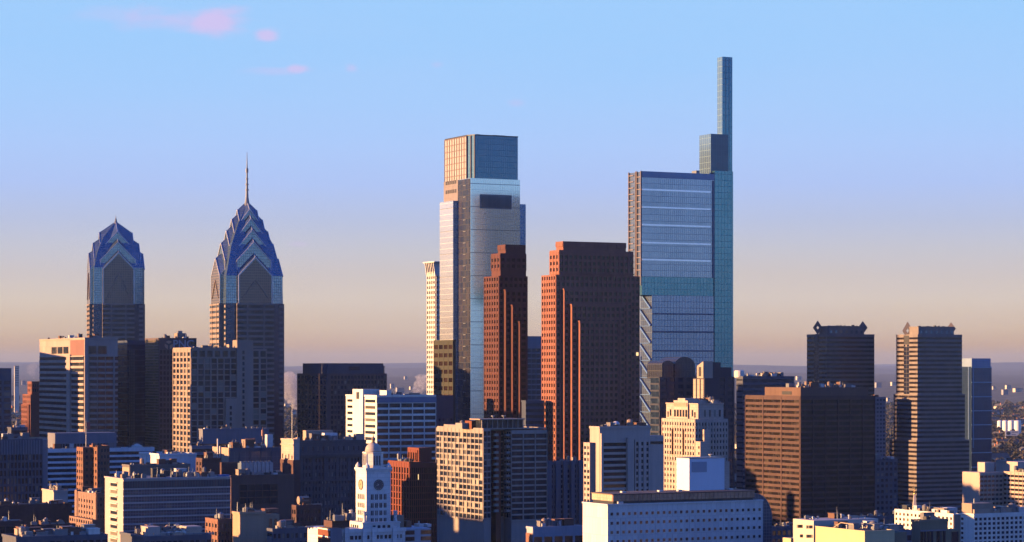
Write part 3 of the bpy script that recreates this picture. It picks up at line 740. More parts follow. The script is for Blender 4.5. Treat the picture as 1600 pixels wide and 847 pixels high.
b.part('lantern_flank', Mesh().box(x0 - .2, x0 - .004, y1_ + .1, yb_ - .1, b.Z(272), z1 - .1), tealp)
y2_ = 9.; x0 = b.X(1129, y2_); x1 = b.X(1144.3, y2_); yb_ = b.Yl(1121, x0); z1 = b.Z(88.5, x0, y2_)
b.part('blade', Mesh().box(x0, x1, y2_, yb_, b.Z(266), z1), teal)
b.part('blade_flank', Mesh().box(x0 - .2, x0 - .004, y2_ + .05, yb_ - .05, b.Z(266), z1 - .1), tealp)
b.part('blade_seams', (lambda m_: [m_.box(q, q + .25, y2_ - .15, y2_ - .004, b.Z(262), z1 - .2) for q in (x0 + (x1 - x0) * .33, x0 + (x1 - x0) * .66)] and m_)(Mesh()), metal)
b.part('roof_steel', Mesh().box(b.X(1088, 2), b.X(1093, 2), 2, 8, zt, zt + 2.5), metal)

# dark gabled block in front of the slab tower
dk = wallmat('charcoal_granite', (.04, .042, .06), .6)  # charcoal lowered further, a neighbour's cast shade put into its colour
b = Bld('gabled_office_block', 'dark office block with arched roof bays and a sunlit gabled turret', 'office building', 1030, 1310, 27)
W_ = b.X(1147); H = b.Z(589); D = 9.
b.wall.box(0, W_, 0, D, 0, H); b.face('N', 0, 0, W_, 40, H, nb=9, fh=3.7, pier=.4, sp=.45, dep=.5, mode='band', glass=bandblue, top=.5); b.face('E', 0, 0, D, 40, H, fh=3.7, sp=.25, dep=.3, glass=bandblue, top=.5)  # flank glass bands added to darken it like cast shade
def arch(pa, pb, ytop, ye, y0, dpt):
    x0, x1 = b.X(pa, y0), b.X(pb, y0); ze = b.Z(ye, x0, y0); zt = b.Z(ytop, x0, y0); n = 12
    pts = [(x0, y0, H - 1)] + [((x0 + x1) / 2 - (x1 - x0) / 2 * math.cos(math.pi * i / n), y0, ze + (zt - ze) * math.sin(math.pi * i / n)) for i in range(n + 1)] + [(x1, y0, H - 1)]
    b.part('arched_bay', Mesh().poly(pts, (0, dpt, 0)), curtain('bronze_arch_glass', (.035, .04, .06), (.04, .045, .07), (.05, .05, .055), 2.2, 3.7, .3, .25, .2))
arch(1034.5, 1052.5, 563.5, 570, 1.0, 16); arch(1054, 1086, 557.5, 572, 1.2, 18)
b.wall.box(b.X(1113, 6), b.X(1143, 6), 6, D - 1, H - 2, b.Z(574, 0, 6)); b.wall.box(b.X(1100, 4), b.X(1126, 4), 4, D - 2, H - 2, b.Z(566, 0, 4)) 
x0, x1 = b.X(1099), b.X(1102.5); yt_ = -20.
lit = wallmat('cream_panels', (.42, .32, .25))
xa = b.X(1086.5, 0); tz = b.Z(571); xt = b.X(1103, yt_)
xb0 = b.X(1100, yt_); 
e0 = b.Yl(1083, xb0); e1 = b.Yl(1101, xb0)
tur = Mesh().box(xb0, xb0 + 9, e1, e0, 0, b.Z(591, xb0, e1)); b.part('turret_shaft', tur, dk)
for i in range(10):
    z = b.Z(597 + i * 8.2, xb0, e1)
    for q in range(3):
        y_ = e1 + (e0 - e1) * (q + .14) / 3; b.part('turret_panel', Mesh().box(xb0 - .4, xb0 - .004, y_, y_ + (e0 - e1) / 3 * .66, z - 1.5, z + 1.5), lit)
zg = b.Z(572, xb0, e1); za = b.Z(564.5, xb0, e1); u0 = e1 + (e0 - e1) * .12; u1 = e1 + (e0 - e1) * .66; zc_ = b.Z(591, xb0, e1)
b.part('turret_gable', Mesh().poly([(xb0, u0, zc_), (xb0, u1, zc_), (xb0, u1, zg), (xb0, u0 , za)], (6, 0, 0)), lit)
b.part('turret_slit', Mesh().box(xb0 - .2, xb0 - .003, u0 + (u1 - u0) * .35, u0 + (u1 - u0) * .7, zc_ + 1, zg - .5), darkm)
b.finish(dk)

# pair of notched towers with diamond finials
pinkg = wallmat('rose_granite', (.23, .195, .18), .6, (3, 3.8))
darkg = wallmat('rose_granite_shade', (.14, .12, .12), .6, (3, 3.8))  # darker copy of the rose granite, shade put into its colour
def diamond(b, px, py0, py1, wpx, y, mat, ref):
    zc = (b.Z(py0, ref, y) + b.Z(py1, ref, y)) / 2; hh = (b.Z(py0, ref, y) - b.Z(py1, ref, y)) / 2; hw = wpx / F * b.O[1] / 2 / .87
    x = b.X(px, y); o = Mesh(); t_ = 2.2; k = .28
    pts = []
    d = Vector((math.cos(R(-40)), math.sin(R(-40)), 0)); n_ = Vector((math.sin(R(-40)), -math.cos(R(-40)), 0))
    c = Vector((x, y, zc)); outer = [c + d * hw, c + Vector((0, 0, hh)), c - d * hw, c - Vector((0, 0, hh))]; inner = [c + (p - c) * k for p in outer]
    for j in range(4):
        o.poly([outer[j], outer[(j + 1) % 4], inner[(j + 1) % 4], inner[j]], n_ * -t_)
    o.box(x - 1.1, x + 1.1, y - .6, y + 1.6, zc - hh - 6, zc - hh + .8)
    b.part('diamond_finial', o, mat)
def notched(name, label, xl, xc, xr, yt, Y, tier, mat, dm, flare=None, groove=None, glassm=bandb):
    b = Bld(name, label, 'skyscraper', xc, Y, 27)
    D = b.Yl(xl); W_ = b.X(xr); H = b.Z(yt)
    b.wall.box(0, W_, 0, D, 0, H); b.face('N', 0, -.3, W_, 0, H, fh=3.85, sp=.52, dep=.4, top=1.6, glass=glassm)
    g0, g1 = b.Yl(groove[0]), b.Yl(groove[1])
    b.face('E', 0, 0, g1, 0, H, fh=3.85, sp=.52, dep=.4, top=1.6, glass=glassm); b.face('E', 0, g0, D, 0, H, fh=3.85, sp=.52, dep=.4, top=1.6, glass=glassm)
    b.part('groove_glazing', Mesh().box(-.15, -.004, g1 + .05, g0 - .05, 0, H - 8), curtain('groove_glass', (.02, .025, .05), (.03, .035, .07), (.10, .09, .09), 4, 3.85, .3, .2, .2))
    b.part('groove_opening', Mesh().box(-.3, -.006, g1 + .3, g0 - .3, H - 7.8, H + .2), darkm)
    pl, pc, pr, y_, sb = tier
    x0 = b.X(pc, sb); x1 = b.X(pr, sb); z1 = b.Z(y_, x0, sb); y1 = b.Yl(pl, x0)
    b.wall.box(x0, x1, sb, y1, H, z1)
    for i in range(7):
        q = x0 + (x1 - x0) * (i + .35) / 7; b.part('crown_window', Mesh().box(q, q + 2.2, sb - .12, sb - .004, H + 1.6, H + 4.2), MATS['slot_glass'])
    b.roof(x0, x1, sb, y1, z1, None, 1.0); b.roof(0, W_, 0, D, H, None, .9)
    for i in range(9):
        q = x0 + (x1 - x0) * (i + .5) / 9; b.part('roof_vent', Mesh().box(q, q + random.uniform(1, 3), sb + 2, sb + 4, z1 + .2, z1 + random.uniform(1.2, 2.3)), darkm)
    if flare:
        for (pa, pb, yf, k) in flare:
            xa_ = -k; zf = b.Z(yf)
            b.wall.box(-k, W_ + k * 1.2, -k, D + k, 0, zf)
            b.face('N', -k, -k - .3, W_ + k * 1.2, 0, zf, fh=3.85, sp=.5, dep=.4, top=1.2, glass=glassm); b.face('E', -k, -k, D + k, 0, zf, fh=3.85, sp=.5, dep=.4, top=1.2, glass=glassm)
    for (px, p0, p1, w_, y) in dm: diamond(b, px, p0, p1, w_, y, mat, 0)
    b.finish(mat)
    return b
notched('notched_skyscraper', 'shade-darkened granite tower with two diamond finials, behind the broad brown block', 1261, 1292, 1366, 523.5, 2128, (1280, 1294, 1350, 511, 2.5), darkg,
        [(1277.5, 501, 523, 13, 14.), (1348, 501, 522, 13, 3.)], None, (1272.5, 1280))
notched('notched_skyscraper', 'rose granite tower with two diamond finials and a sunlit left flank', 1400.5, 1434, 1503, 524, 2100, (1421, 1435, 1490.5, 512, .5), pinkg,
        [(1418, 502.5, 531, 14, 16.), (1486, 503, 523, 13, 2.)], [(1398, 1506, 616, 1.6), (1396, 1515, 688, 4.0)], (1412.5, 1421))

b = block('glass_office_tower', 'blue glass tower with pale grid lines to the right of the sunlit notched tower', 'skyscraper', 1501, 1518, 1549, 573, 2300, wallmat('slate_frame', (.16, .2, .26)), fin=False, roof=False)
b.part('curtain_wall', Mesh().box(-.2, b.W + .1, -.3, b.D, 0, b.H - .02), curtain('navy_glass', (.035, .07, .14), (.05, .10, .2), (.02, .035, .07), 1.8, 3.9, .6, .14, .12))
b.part('crown_screen', Mesh().box(.6, b.W - .5, .4, b.D - .5, b.H, b.Z(560)), wallmat('blue_screen', (.22, .30, .40), .4))
m = Mesh()
for py in (574, 597.5, 620, 642, 664, 686, 707.5, 730): z = b.Z(py); m.box(-.4, b.W + .2, -.7, -.31, z - .4, z + .4)
for px in (1520, 1513): x_ = b.X(px); m.box(x_ - .4, x_ + .4, -.72, -.305, b.Z(700), b.H)
b.part('grid_lines', m, plain('pale_blue_line', (.24, .38, .48), .5)); b.finish(MATS['slate_frame'])

# ================================================================== office blocks of the middle distance
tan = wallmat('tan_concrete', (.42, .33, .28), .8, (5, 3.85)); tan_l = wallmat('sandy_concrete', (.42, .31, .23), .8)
navy = wallmat('navy_panels', (.06, .075, .11), .5); char = wallmat('charcoal_panels', (.12, .088, .088), .6)
greyw = wallmat('grey_concrete', (.19, .19, .22), .8); greyd = wallmat('dark_grey_concrete', (.10, .105, .13), .8)
brickr = wallmat('red_brick', (.25, .095, .07), .85, (1.2, .6)); brickd = wallmat('dark_brick', (.13, .07, .06), .85, (1.2, .6)); brickt = wallmat('tan_brick', (.28, .135, .09), .85, (1.2, .6))
whitec = wallmat('white_concrete', (.74, .70, .62)); whiteb = wallmat('white_panels', (.66, .66, .66), .6)
lime = wallmat('limestone', (.54, .42, .34), .8, (2.2, 1.1)); brown = wallmat('brown_concrete', (.095, .055, .048), .8, (4, 3.1))

block('striped_office_tower', 'dark office tower with stacked window slots cut by the left edge of the picture', 'office building', -40, -22, 17.5, 577.5, 1500, greyd, n=dict(nb=3, fh=3.6, pier=.28, sp=.4, mode='punch', top=7), e=dict(fh=3.6))
b = block('roof_house', 'small dark block between the cut-off left tower and the brick stair-step building', 'building', 12, 18, 43, 670, 1400, greyd, n=dict(fh=3.5), kit=6, seed=4)

b = Bld('brick_tower', 'orange brick stair-step tower glowing behind the beige office tower', 'building', 50, 1780, 27)
b.H = b.Z(598); xr = b.X(68); D = b.Yl(43.5)
b.wall.box(0, xr, 0, D, 0, b.H); b.face('N', 0, 0, xr, 50, b.H, nb=5, fh=3.6, pier=.5); b.face('E', 0, 0, D, b.Z(616), b.H, nb=3, fh=3.6, pier=.45)
y1 = b.Yl(36, -1.2); z1 = b.Z(616); b.wall.box(-1.2, 6, -1.5, y1, 0, z1); b.face('E', -1.2, -1.5, y1, 40, z1, nb=6, fh=3.6, pier=.5)
y2 = b.Yl(33.8, -2.5); z2 = b.Z(632); b.wall.box(-2.5, 5, .5, y2, 0, z2); b.face('E', -2.5, 3, y2, 40, z2, nb=6, fh=3.6, pier=.5); b.roof(0, xr, 0, D, b.H); b.finish(brickr)

# beige tower with three big square top windows
b = Bld('beige_office_tower', 'beige office tower with big square windows under its roof and striped balconies', 'office building', 133, 1620, 27)
H = b.Z(529.5); W_ = b.X(184); D = b.Yl(62); zt = b.Z(556)
b.wall.box(0, W_, 0, D, 0, H)
b.face('E', 0, b.Yl(109), D, 50, zt, fh=3.85, sp=.48, dep=.5, top=.6)
b.face('E', 0, 1.2, b.Yl(112), 50, zt, fh=3.85, sp=.42, dep=1.1, top=.6)
b.face('N', 0, b.X(139), b.X(177), 50, zt, fh=3.85, sp=.40, dep=.9, top=.6, nb=3, pier=.05, mode='band'); b.face('N', 0, b.X(178.5), W_, 50, zt, fh=3.85, sp=.4, dep=.5, top=.6)
y0, y1 = b.Yl(112), b.Yl(106.5); b.wall.box(-1.3, -.003, y0, y1, 0, zt + 1)
x0, x1 = b.X(133.2), b.X(137.5); b.wall.box(-.6, x1, -1.2, -.003, 0, H - .5); b.wall.box(b.X(176.6), b.X(178.8), -1.0, -.003, 0, zt)
for i in range(3):
    ya, yb = b.Yl(81 + i * 9.2), b.Yl(81 + i * 9.2 + 7.6); b.part('square_window', Mesh().box(-.25, -.003, yb, ya, b.Z(552), b.Z(541)), band)
for pa, pb in ((136.5 + 1.5, 150.5), (153, 166.5)): b.part('square_window', Mesh().box(b.X(pa), b.X(pb), -.25, -.003, b.Z(553), b.Z(540.5)), band)
b.part('blank_panel', Mesh().box(-.35, -.004, .5, b.Yl(110.5), zt + .3, H - .6), wallmat('pink_panel', (.24, .12, .10), .8))
b.roof(0, W_, 0, D, H); b.kit(3, W_ - 3, 2, D - 2, H + .2, 14, 11, 2.4); b.finish(tan)

b = block('glass_office_tower', 'dark blue glass tower squeezed between the beige tower and the one with the sign', 'office building', 176, 199, 229, 534, 1700, navy, n=dict(fh=3.8, sp=.12, dep=.15, glass=bandblue, top=2), e=dict(fh=3.8, sp=.12, dep=.15, glass=bandblue, top=2), fin=False)
b.part('stair_strip', Mesh().box(b.X(202), b.X(210.5), -.6, -.2, 0, b.Z(545)), curtain('olive_strip', (.10, .10, .10), (.17, .15, .12), (.05, .05, .05), 1.6, 2.0, .2, .3, .2)); b.finish(navy)

# tower with the bank sign
b = Bld('office_tower', 'dark brown office tower with PNC sign and gold striped flank', 'office building', 248, 1650, 27)
H = b.Z(530); W_ = b.X(307); D = b.Yl(227)
b.wall.box(0, W_, 0, D, 0, H); b.face('N', 0, b.X(249), b.X(297), 50, b.Z(546), nb=9, fh=3.6, pier=.35, sp=.35, mode='band', glass=bandb, top=.5)
b.face('N', 0, b.X(298.5), W_, 50, H - 1, fh=3.6, sp=.5, glass=bandb)
b.face('E', 0, 0, D, 50, H, fh=1.9, sp=.4, dep=.25, glass=bandmat('olive_ribbon', (.10, .085, .05), (.30, .24, .13), (.04, .03, .02), 1.4), top=.8)
b.part('sign_fascia', Mesh().box(b.X(249), b.X(297.5), -.35, -.004, b.Z(545.5), H + .4), wallmat('sign_board', (.10, .075, .075), .6))
b.roof(0, W_, 0, D, H)
ph = b.Z(520.5, 12, 6); x0, x1 = b.X(277, 6), b.X(291, 6); b.part('penthouse', Mesh().box(x0, x1, 6, 12, H, ph), tanbox); b.part('cooling_tower', Mesh().box(x0 + 1, x0 + 4, 7, 10, ph, ph + 1.6), metal); b.kit(4, W_ - 4, 4, 9, H + .2, 6, 8, 2)
fc = bpy.data.curves.new('letters', 'FONT'); fc.body = 'PNC'; fc.size = 7.6; fc.extrude = .12; fc.offset = .09
tmp = bpy.data.objects.new('letters', fc); COL.objects.link(tmp); bpy.context.view_layer.update()
me = bpy.data.meshes.new_from_object(tmp.evaluated_get(bpy.context.evaluated_depsgraph_get())); bpy.data.objects.remove(tmp)
signm = plain('sign_white', (.34, .34, .38), .5); me.materials.clear(); me.materials.append(signm)
zl = b.Z(543.2); lt = bpy.data.objects.new('sign_letters', me); COL.objects.link(lt); lt.parent = b.root; lt.location = (b.X(269.5), -.5, zl); lt.rotation_euler = (R(90), 0, 0)
cx, cz, r_ = b.X(263.5), b.Z(539), 3.0
tri = Mesh(); 
for k in range(3):
    a0 = R(90 + 120 * k); pts = [(cx + r_ * math.cos(a0 + q), -.36, cz + r_ * math.sin(a0 + q)) for q in (R(-46), R(-20), R(10), R(46))] + [(cx + .75 * math.cos(a0), -.36, cz + .75 * math.sin(a0))]
    tri.poly(pts, (0, -.18, 0))
b.part('sign_emblem', tri, plain('sign_orange', (.42, .25, .16), .5)); b.finish(char)

# gridded beige block in front of the spired tower
b = Bld('gridded_office_block', 'beige gridded office block with blank stair shaft, in front of the spired tower', 'office building', 299, 1550, 27)
tan = wallmat('sand_frame', (.33, .25, .20)); H = b.Z(545); W_ = b.X(417); D = b.Yl(271)
b.wall.box(0, W_, 0, D, 0, H)
b.face('E', 0, 0, D, 60, H, nb=5, fh=3.62, pier=.3, sp=.34, dep=.6, top=2.2); b.face('N', 0, -.4, b.X(370), 60, H - 5.6, nb=7, fh=3.62, pier=.2, sp=.2, dep=.6, top=.6); b.face('N', 0, b.X(394), W_, 60, H - 5.6, nb=2, fh=3.62, pier=.25, sp=.22, dep=.6, top=.6)
for pa, pb in ((300.5, 308), (312, 320), (324, 332), (336, 344), (348, 356), (360, 368), (396, 404), (407, 415)): b.part('attic_window', Mesh().box(b.X(pa), b.X(pb), -.2, -.004, H - 5, H - 1.2), band)
x0, x1 = b.X(369.5), b.X(394.5); zs = b.Z(531); b.wall.box(x0, x1, -1.2, 7, 0, zs); b.part('slot_windows', (lambda m_: [m_.box(x0 + 3.6, x0 + 5.0, -1.35, -1.2 - .003, z_, z_ + 2.2) for z_ in [zs - 9 - 3.6 * i for i in range(18)]] and m_)(Mesh()), band)
x2 = b.X(351); b.wall.box(x2, x0 - .01, -2.4, -.003, 0, b.Z(623)); b.part('slot_windows', (lambda m_: [m_.box(x2 + 2.6, x2 + 4.0, -2.5, -2.403, z_, z_ + 2.2) for z_ in [b.Z(640) - 3.6 * i for i in range(5)]] and m_)(Mesh()), band)
b.part('penthouse', Mesh().box(b.X(357, 9), x0 - .5, 8, 13, H, H + 3), tan_l)
b.roof(0, x0, 0, D, H); b.kit(3, x0 - 6, 3, D - 3, H + .2, 8, 13, 2); b.finish(tan); tan = MATS['tan_concrete']
block('low_annex', 'long blank grey annex at the foot of the gridded beige block', 'building', 311, 317, 420, 672.5, 1420, greyw, n=dict(fh=3.8, sp=.6, top=8, dep=.2), kit=8, seed=5)
block('low_annex', 'low grey wing with a ribbon of windows in front of the blank annex', 'building', 296, 300, 335, 699, 1380, greyw, n=dict(fh=3.4, sp=.5), kit=3, seed=6)

# dark block left of the white slab
b = Bld('dark_office_block', 'dark flat office block with narrow ribbed bays right of the spired tower', 'office building', 511, 1745, 27)
H = b.Z(585); W_ = b.X(604); D = b.Yl(465)
b.wall.box(0, W_, 0, D, 0, H); b.face('E', 0, 0, D, 50, H, fh=3.6, nb=8, pier=.3, sp=.35, dep=.4, mode='band', glass=bandblue); b.face('N', 0, b.X(516), W_, 50, H, nb=17, fh=3.6, pier=.34, sp=.4, dep=.6, glass=win)
b.wall.box(-.8, b.X(515.5), -1.0, -.003, 0, H + .5)
zp = b.Z(567.5); b.part('penthouse', Mesh().box(1.5, b.X(599, 3), 3, b.Yl(473, 1.5), H, zp), greyd); b.part('louvre', Mesh().box(b.X(545, 3), b.X(562, 3), 2.8, 2.99, zp - 5, zp - 2.5), darkm)
b.part('steam_stack', Mesh().lathe(b.X(602.5, 2), 6, [(.9, H), (.8, H + 5), (1.2, H + 5.2), (.9, H + 6.2)], 10), tanbox)
b.roof(0, W_, 0, D, H, None, .6); b.finish(char)

# white slab
b = Bld('white_office_slab', 'white office slab with slotted sunlit end and dark gridded front', 'office building', 589, 1330, 27)
H = b.Z(620); W_ = b.X(681); D = b.Yl(540.5)
b.wall.box(0, W_, 0, D, 0, H); b.face('N', 0, -.2, W_, 50, H - 3.4, nb=5, fh=3.45, pier=.07, sp=.36, dep=.4, mode='punch', glass=band, top=.3)
b.part('attic_band', Mesh().box(-.3, W_ + .1, -.5, -.004, H - 3.2, H - .3), wallmat('blue_band', (.12, .18, .27), .5))
ya, yb = b.Yl(569.5), b.Yl(553.5); zq = b.Z(608.5); b.wall.box(-1.0, 9, ya, yb, 0, zq); b.wall.box(8, b.X(608, 8), 5, D - 2, H, b.Z(610, 8, 5))
b.part('tall_opening', Mesh().box(-1.15, -1.004, ya + (yb - ya) * .35, ya + (yb - ya) * .62, zq - 5.5, zq - 1.6), darkm)
for i in range(16):
    z = b.Z(627) - i * 3.45
    if z < 60: break
    b.part('slot_window', Mesh().box(-.15, -.004, b.Yl(551.2), b.Yl(543), z - .7, z + .7), win); b.part('slot_window', Mesh().box(-.15, -.004, b.Yl(586.5), b.Yl(571), z - .8, z + .8), win)
b.roof(0, W_, 0, D, H); b.part('roof_screen', Mesh().box(b.X(643, 6), b.X(656, 6), 6, 9, H, H + 2), tanbox); b.kit(12, W_ - 4, 3, D - 3, H + .2, 8, 31, 2); b.finish(whitec)

block('slab_block', 'dark blue slab between the white office slab and the silver glass tower', 'office building', 672, 678, 708, 620, 1560, navy, n=dict(fh=3.6, sp=.5, nb=5, pier=.5, top=14))
block('olive_reflection_block', 'olive gold gridded block standing in for a reflection in the silver glass tower, behind the white office slab', 'office building', 678.5, 708.5, 712, 533, 1640, wallmat('olive_panels', (.045, .045, .03), .7), e=dict(nb=4, fh=5.6, pier=.22, sp=.5, dep=.4, glass=winb, top=2.5))  # solid block added for a reflection seen in the glass flank
block('banded_office_block', 'blue grey banded block seen in the gap between the two red granite towers', 'office building', 816, 823, 852, 527, 1950, wallmat('slate_panels', (.20, .23, .28)), n=dict(fh=4.2, sp=.25, glass=bandblue, top=9, nb=4, pier=.06, mode='band'))
block('low_block', 'dark low block at the foot of the slim brick-red tower', 'building', 815, 822, 850, 628, 1500, navy, n=dict(fh=3.6, sp=.5))

# right-hand blocks
b = block('dark_office_block', 'dark glass office block with a cream sunlit corner, behind the broad brown block', 'office building', 1151, 1161, 1241, 590, 1620, greyd, n=dict(fh=3.8, sp=.4, glass=bandblue), e=dict(fh=3.8, sp=.7), kit=0, fin=False)
b.part('corner_cylinder', Mesh().lathe(1.5, 7, [(3.4, b.H), (3.4, b.H + 4.2), (2.8, b.H + 4.8)], 16), whitec); b.kit(6, b.W - 4, 3, 16, b.H, 26, 17, 3.0, [metal, whitem, tanbox]); b.finish(greyd)
b = Bld('brown_office_block', 'broad brown office block with sunlit orange banded flank', 'office building', 1251, 1430, 27)
H = b.Z(621); W_ = b.X(1366.5); D = b.Yl(1165.5)
b.wall.box(0, W_, 0, D, 0, H); b.face('E', 0, 0, D, 30, H, nb=3, fh=3.25, pier=.06, sp=.5, dep=.7, mode='punch', glass=bandb, top=1.6); b.face('N', 0, -.5, W_, 30, H, nb=6, fh=3.25, pier=.07, sp=.42, dep=.7, mode='punch', glass=bandb, top=1.6)
zp = b.Z(605.5); xp = b.X(1246, -.0); b.part('penthouse', Mesh().box(1.0, b.X(1356, 2), 1.5, b.Yl(1195, 1.0), H, zp), wallmat('brown_penthouse', (.15, .09, .07), .85)); b.part('louvre', Mesh().box(.85, .99, b.Yl(1237, 1.0), b.Yl(1222, 1.0), H + 1.5, H + 3.5), darkm)
b.roof(0, W_, 0, D, H); b.kit(3, b.X(1350, 2) - 3, 4, 22, zp, 24, 3, 2.2, [metal, whitem, tanbox]); b.finish(brown)
block('slab_block', 'blue grey slab of flats wedged between the broad brown block and the sunlit notched tower', 'apartment block', 1346, 1364, 1383.5, 622, 2100, greyw, n=dict(nb=4, fh=3.4, pier=.3, sp=.5), kit=4, seed=9)
block('low_block', 'plain dark block low in the gap right of the broad brown block', 'building', 1358, 1362, 1402, 720, 1480, greyd, n=dict(nb=6, fh=3.4, pier=.4, sp=.5), kit=6, seed=10)

# limestone tower
b = Bld('limestone_tower', 'cream limestone setback tower with tall slit windows at its top', 'office building', 1086.5, 1080, 27)
H = b.Z(655); W_ = b.X(1137); D = b.Yl(1035)
b.wall.box(0, W_, 0, D, 0, H)
kw = dict(fh=2.62, dep=.4, top=1.6)
b.face('E', 0, 0, D, 60, H, nb=13, pier=.45, sp=.46, **kw); b.face('N', 0, -.3, W_, 60, H, nb=11, pier=.5, sp=.48, **kw)
sb = 3.0; x0 = b.X(1091, sb); x1 = b.X(1130.5, sb); y1 = b.Yl(1041, x0); z1 = b.Z(632, x0, sb)
b.wall.box(x0, x1, sb, y1, H, z1); ya, yb = b.Yl(1077, x0), b.Yl(1055, x0); z2 = b.Z(626, x0, ya); b.wall.box(x0 - .8, x0 + 9, ya, yb, H, z2); b.wall.box(x0 - .4, x0 + 7, ya + 3, yb - 3, z2, z2 + 1.0)
for i in range(5):
    q = ya + (yb - ya) * (i + .5) / 5; b.part('slit_window', Mesh().box(x0 - .95, x0 - .804, q - .75, q + .75, H + .8, z2 - 4.2), win)
for q in (b.Yl(1048, x0), b.Yl(1082, x0)): b.part('slit_window', Mesh().box(x0 - .15, x0 - .004, q - .6, q + .6, H + 1, z1 - 2.5), win)
for q in (b.Yl(1044, x0), b.Yl(1086, x0)): b.part('slit_window', Mesh().box(x0 - .15, x0 - .004, q - .5, q + .5, H + .5, H + 3), win)
b.part('frieze', Mesh().box(x0 - 1.1, x0 - .81, ya + .5, yb - .5, z2 - 2.6, z2 - 1.0), wallmat('carved_stone', (.42, .30, .22), .9, (.8, .8)))
for i in range(5): q = x0 + 3 + i * 2.6; b.part('slit_window', Mesh().box(q, q + .9, sb - .15, sb - .004, H + 1, z1 - 2.5), win)
m = Mesh()
for p in (1052, 1069): y_ = b.Yl(p); m.box(-.5, -.003, y_ - .7, y_ + .7, b.Z(712), b.Z(672))
b.part('dark_strip', m, winb)
xq, xr_ = b.X(1093, -1.5), b.X(1103.5, -1.5)
for (pa, pb, yt_, k) in ((1095.5, 1104, 690, 4.5), (1101.5, 1109, 671, 2.6)):
    xa, xb = b.X(pa + 6.5, -k), b.X(pb, -k); b.wall.box(xa - 2.6, xb, -k, -.35, 0, b.Z(yt_, xa, -k)); 
    for i in range(4): z = b.Z(yt_, xa, -k) - 2 - i * 2.62; b.part('buttress_window', Mesh().box(xa - 2.75, xa - 2.604, -k + .6, -k + 1.5, z - 1.2, z), win)
b.wall.box(b.X(1105, -2), b.X(1107, -2), -2, -1, b.Z(672), b.Z(660))
b.wall.box(-1.2, W_ + .6, -1.2 + .6, D + 1.5, 0, b.Z(722)); b.face('E', -1.2, -.6, D + 1.5, 50, b.Z(722), nb=12, pier=.5, sp=.5, fh=2.62, dep=.3, top=.6)
b.roof(x0, x1, sb, y1, z1, roofl, .5); b.kit(x0 + 10, x1 - 2, sb + 2, y1 - 4, z1 + .2, 16, 12, 1.8, [whitem, metal]); b.finish(lime)

# beige hotel with the dish
b = Bld('hotel_block', 'beige hotel block with a white dish on its roof, left of the limestone tower', 'hotel', 937, 1045, 27)
H = b.Z(670); W_ = b.X(1016); D = b.Yl(921.7)
b.wall.box(0, W_, 0, D, 0, H); x1 = b.X(1038); b.wall.box(W_ - .01, x1, .5, D, 0, b.Z(682)); b.part('dark_band', Mesh().box(W_ + .3, x1 - .2, .3, .496, b.Z(695), b.Z(691)), band)
z1 = b.Z(692); wy0 = b.Yl(922.5, -2.2); wy1 = b.Yl(912.6, -2.2); b.wall.box(-2.2, 8, wy0, wy1, 0, z1); b.face('E', -2.2, wy0, wy1, 50, z1, nb=2, fh=2.55, pier=.3, sp=.5, dep=.3, top=1.6)
xa, xb = b.X(941), b.X(978); b.face('N', 0, xa, xb, 50, b.Z(690), fh=2.55, sp=.42, dep=.9, top=.6, glass=bandmat('dark_ribbon', (.012, .014, .02), (.04, .04, .045), (.02, .02, .03)))
b.wall.box(.2, xa, -1.2, -.003, 0, H - 2); b.wall.box(xb, b.X(988), -1.6, -.003, 0, H - 4)
b.face('N', 0, b.X(991), b.X(1015), 50, b.Z(688), nb=3, fh=2.55, pier=.55, sp=.4, dep=.5)
b.part('service_windows', Mesh().box(.5, xa - .6, -1.35, -1.203, H - 9, H - 6), win) if False else None
b.roof(0, W_, 0, D, H, None, 1.0); b.part('roof_house', Mesh().box(b.X(972, 5), b.X(988, 5), 5, 9, H, b.Z(671, 8, 5)), lime); b.part('roof_house', Mesh().box(b.X(1001, 5), b.X(1014, 5), 5, 9, H, H + 1.2), lime)
dx_, dz_ = b.X(962.5, 4), H + 2.2
m = Mesh().lathe(dx_, 4, [(.2, H), (.15, H + 1.2)], 8); b.part('dish_mast', m, metal)
m = Mesh(); rings_ = []
for i in range(7): t_ = i / 6 * 1.45; rings_.append(([(dx_ + 1.75 * math.sin(t_) * math.cos(k * 6.283 / 18) if t_ > 0 else dx_, 4 + 1.75 * math.sin(t_) * math.sin(k * 6.283 / 18)) for k in range(18)], H + 1.0 + 1.75 * math.cos(t_) + .4))
b.part('dish', m.loft(rings_[::-1]), whitem, True); b.kit(3, W_ - 4, 3, D - 3, H + .2, 8, 41, 1.8); b.finish(wallmat('beige_concrete', (.48, .38, .32), .8))

# apartment building
b = Bld('apartment_tower', 'cream gridded apartment block with a dark recess of orange balconies', 'apartment block', 756, 1260, 27)
H = b.Z(671); D = b.Yl(683); xa = b.X(766.5); k = 8.5; xg = b.X(787, k); xb = b.X(799, 0); xr = b.X(854.5)
ap = wallmat('cream_concrete', (.34, .29, .25), .8)
b.wall.box(0, xa, 0, D, 0, H); b.face('E', 0, 0, D, 50, H, nb=12, fh=3.04, pier=.13, sp=.3, dep=.7, top=2.2, glass=winw); b.face('N', 0, -.5, xa, 50, H, nb=2, fh=3.04, pier=.12, sp=.25, dep=.5)
b.wall.box(xa, xb, k, D - .01, 0, H + 1.5); b.face('N', k, xa, xb, 50, H, nb=5, fh=3.04, pier=.2, sp=.25, dep=.3)
b.wall.box(xb, xr, 0, D - .02, 0, H - .6); b.face('E', xb, 0, k, 50, H - .6, fh=3.04, nb=3, pier=.1, sp=.3, dep=.3); b.face('N', 0, xb - .3, xr, 50, H - .6, nb=3, fh=3.04, pier=.07, sp=.3, dep=.6, glass=band, top=2.0)
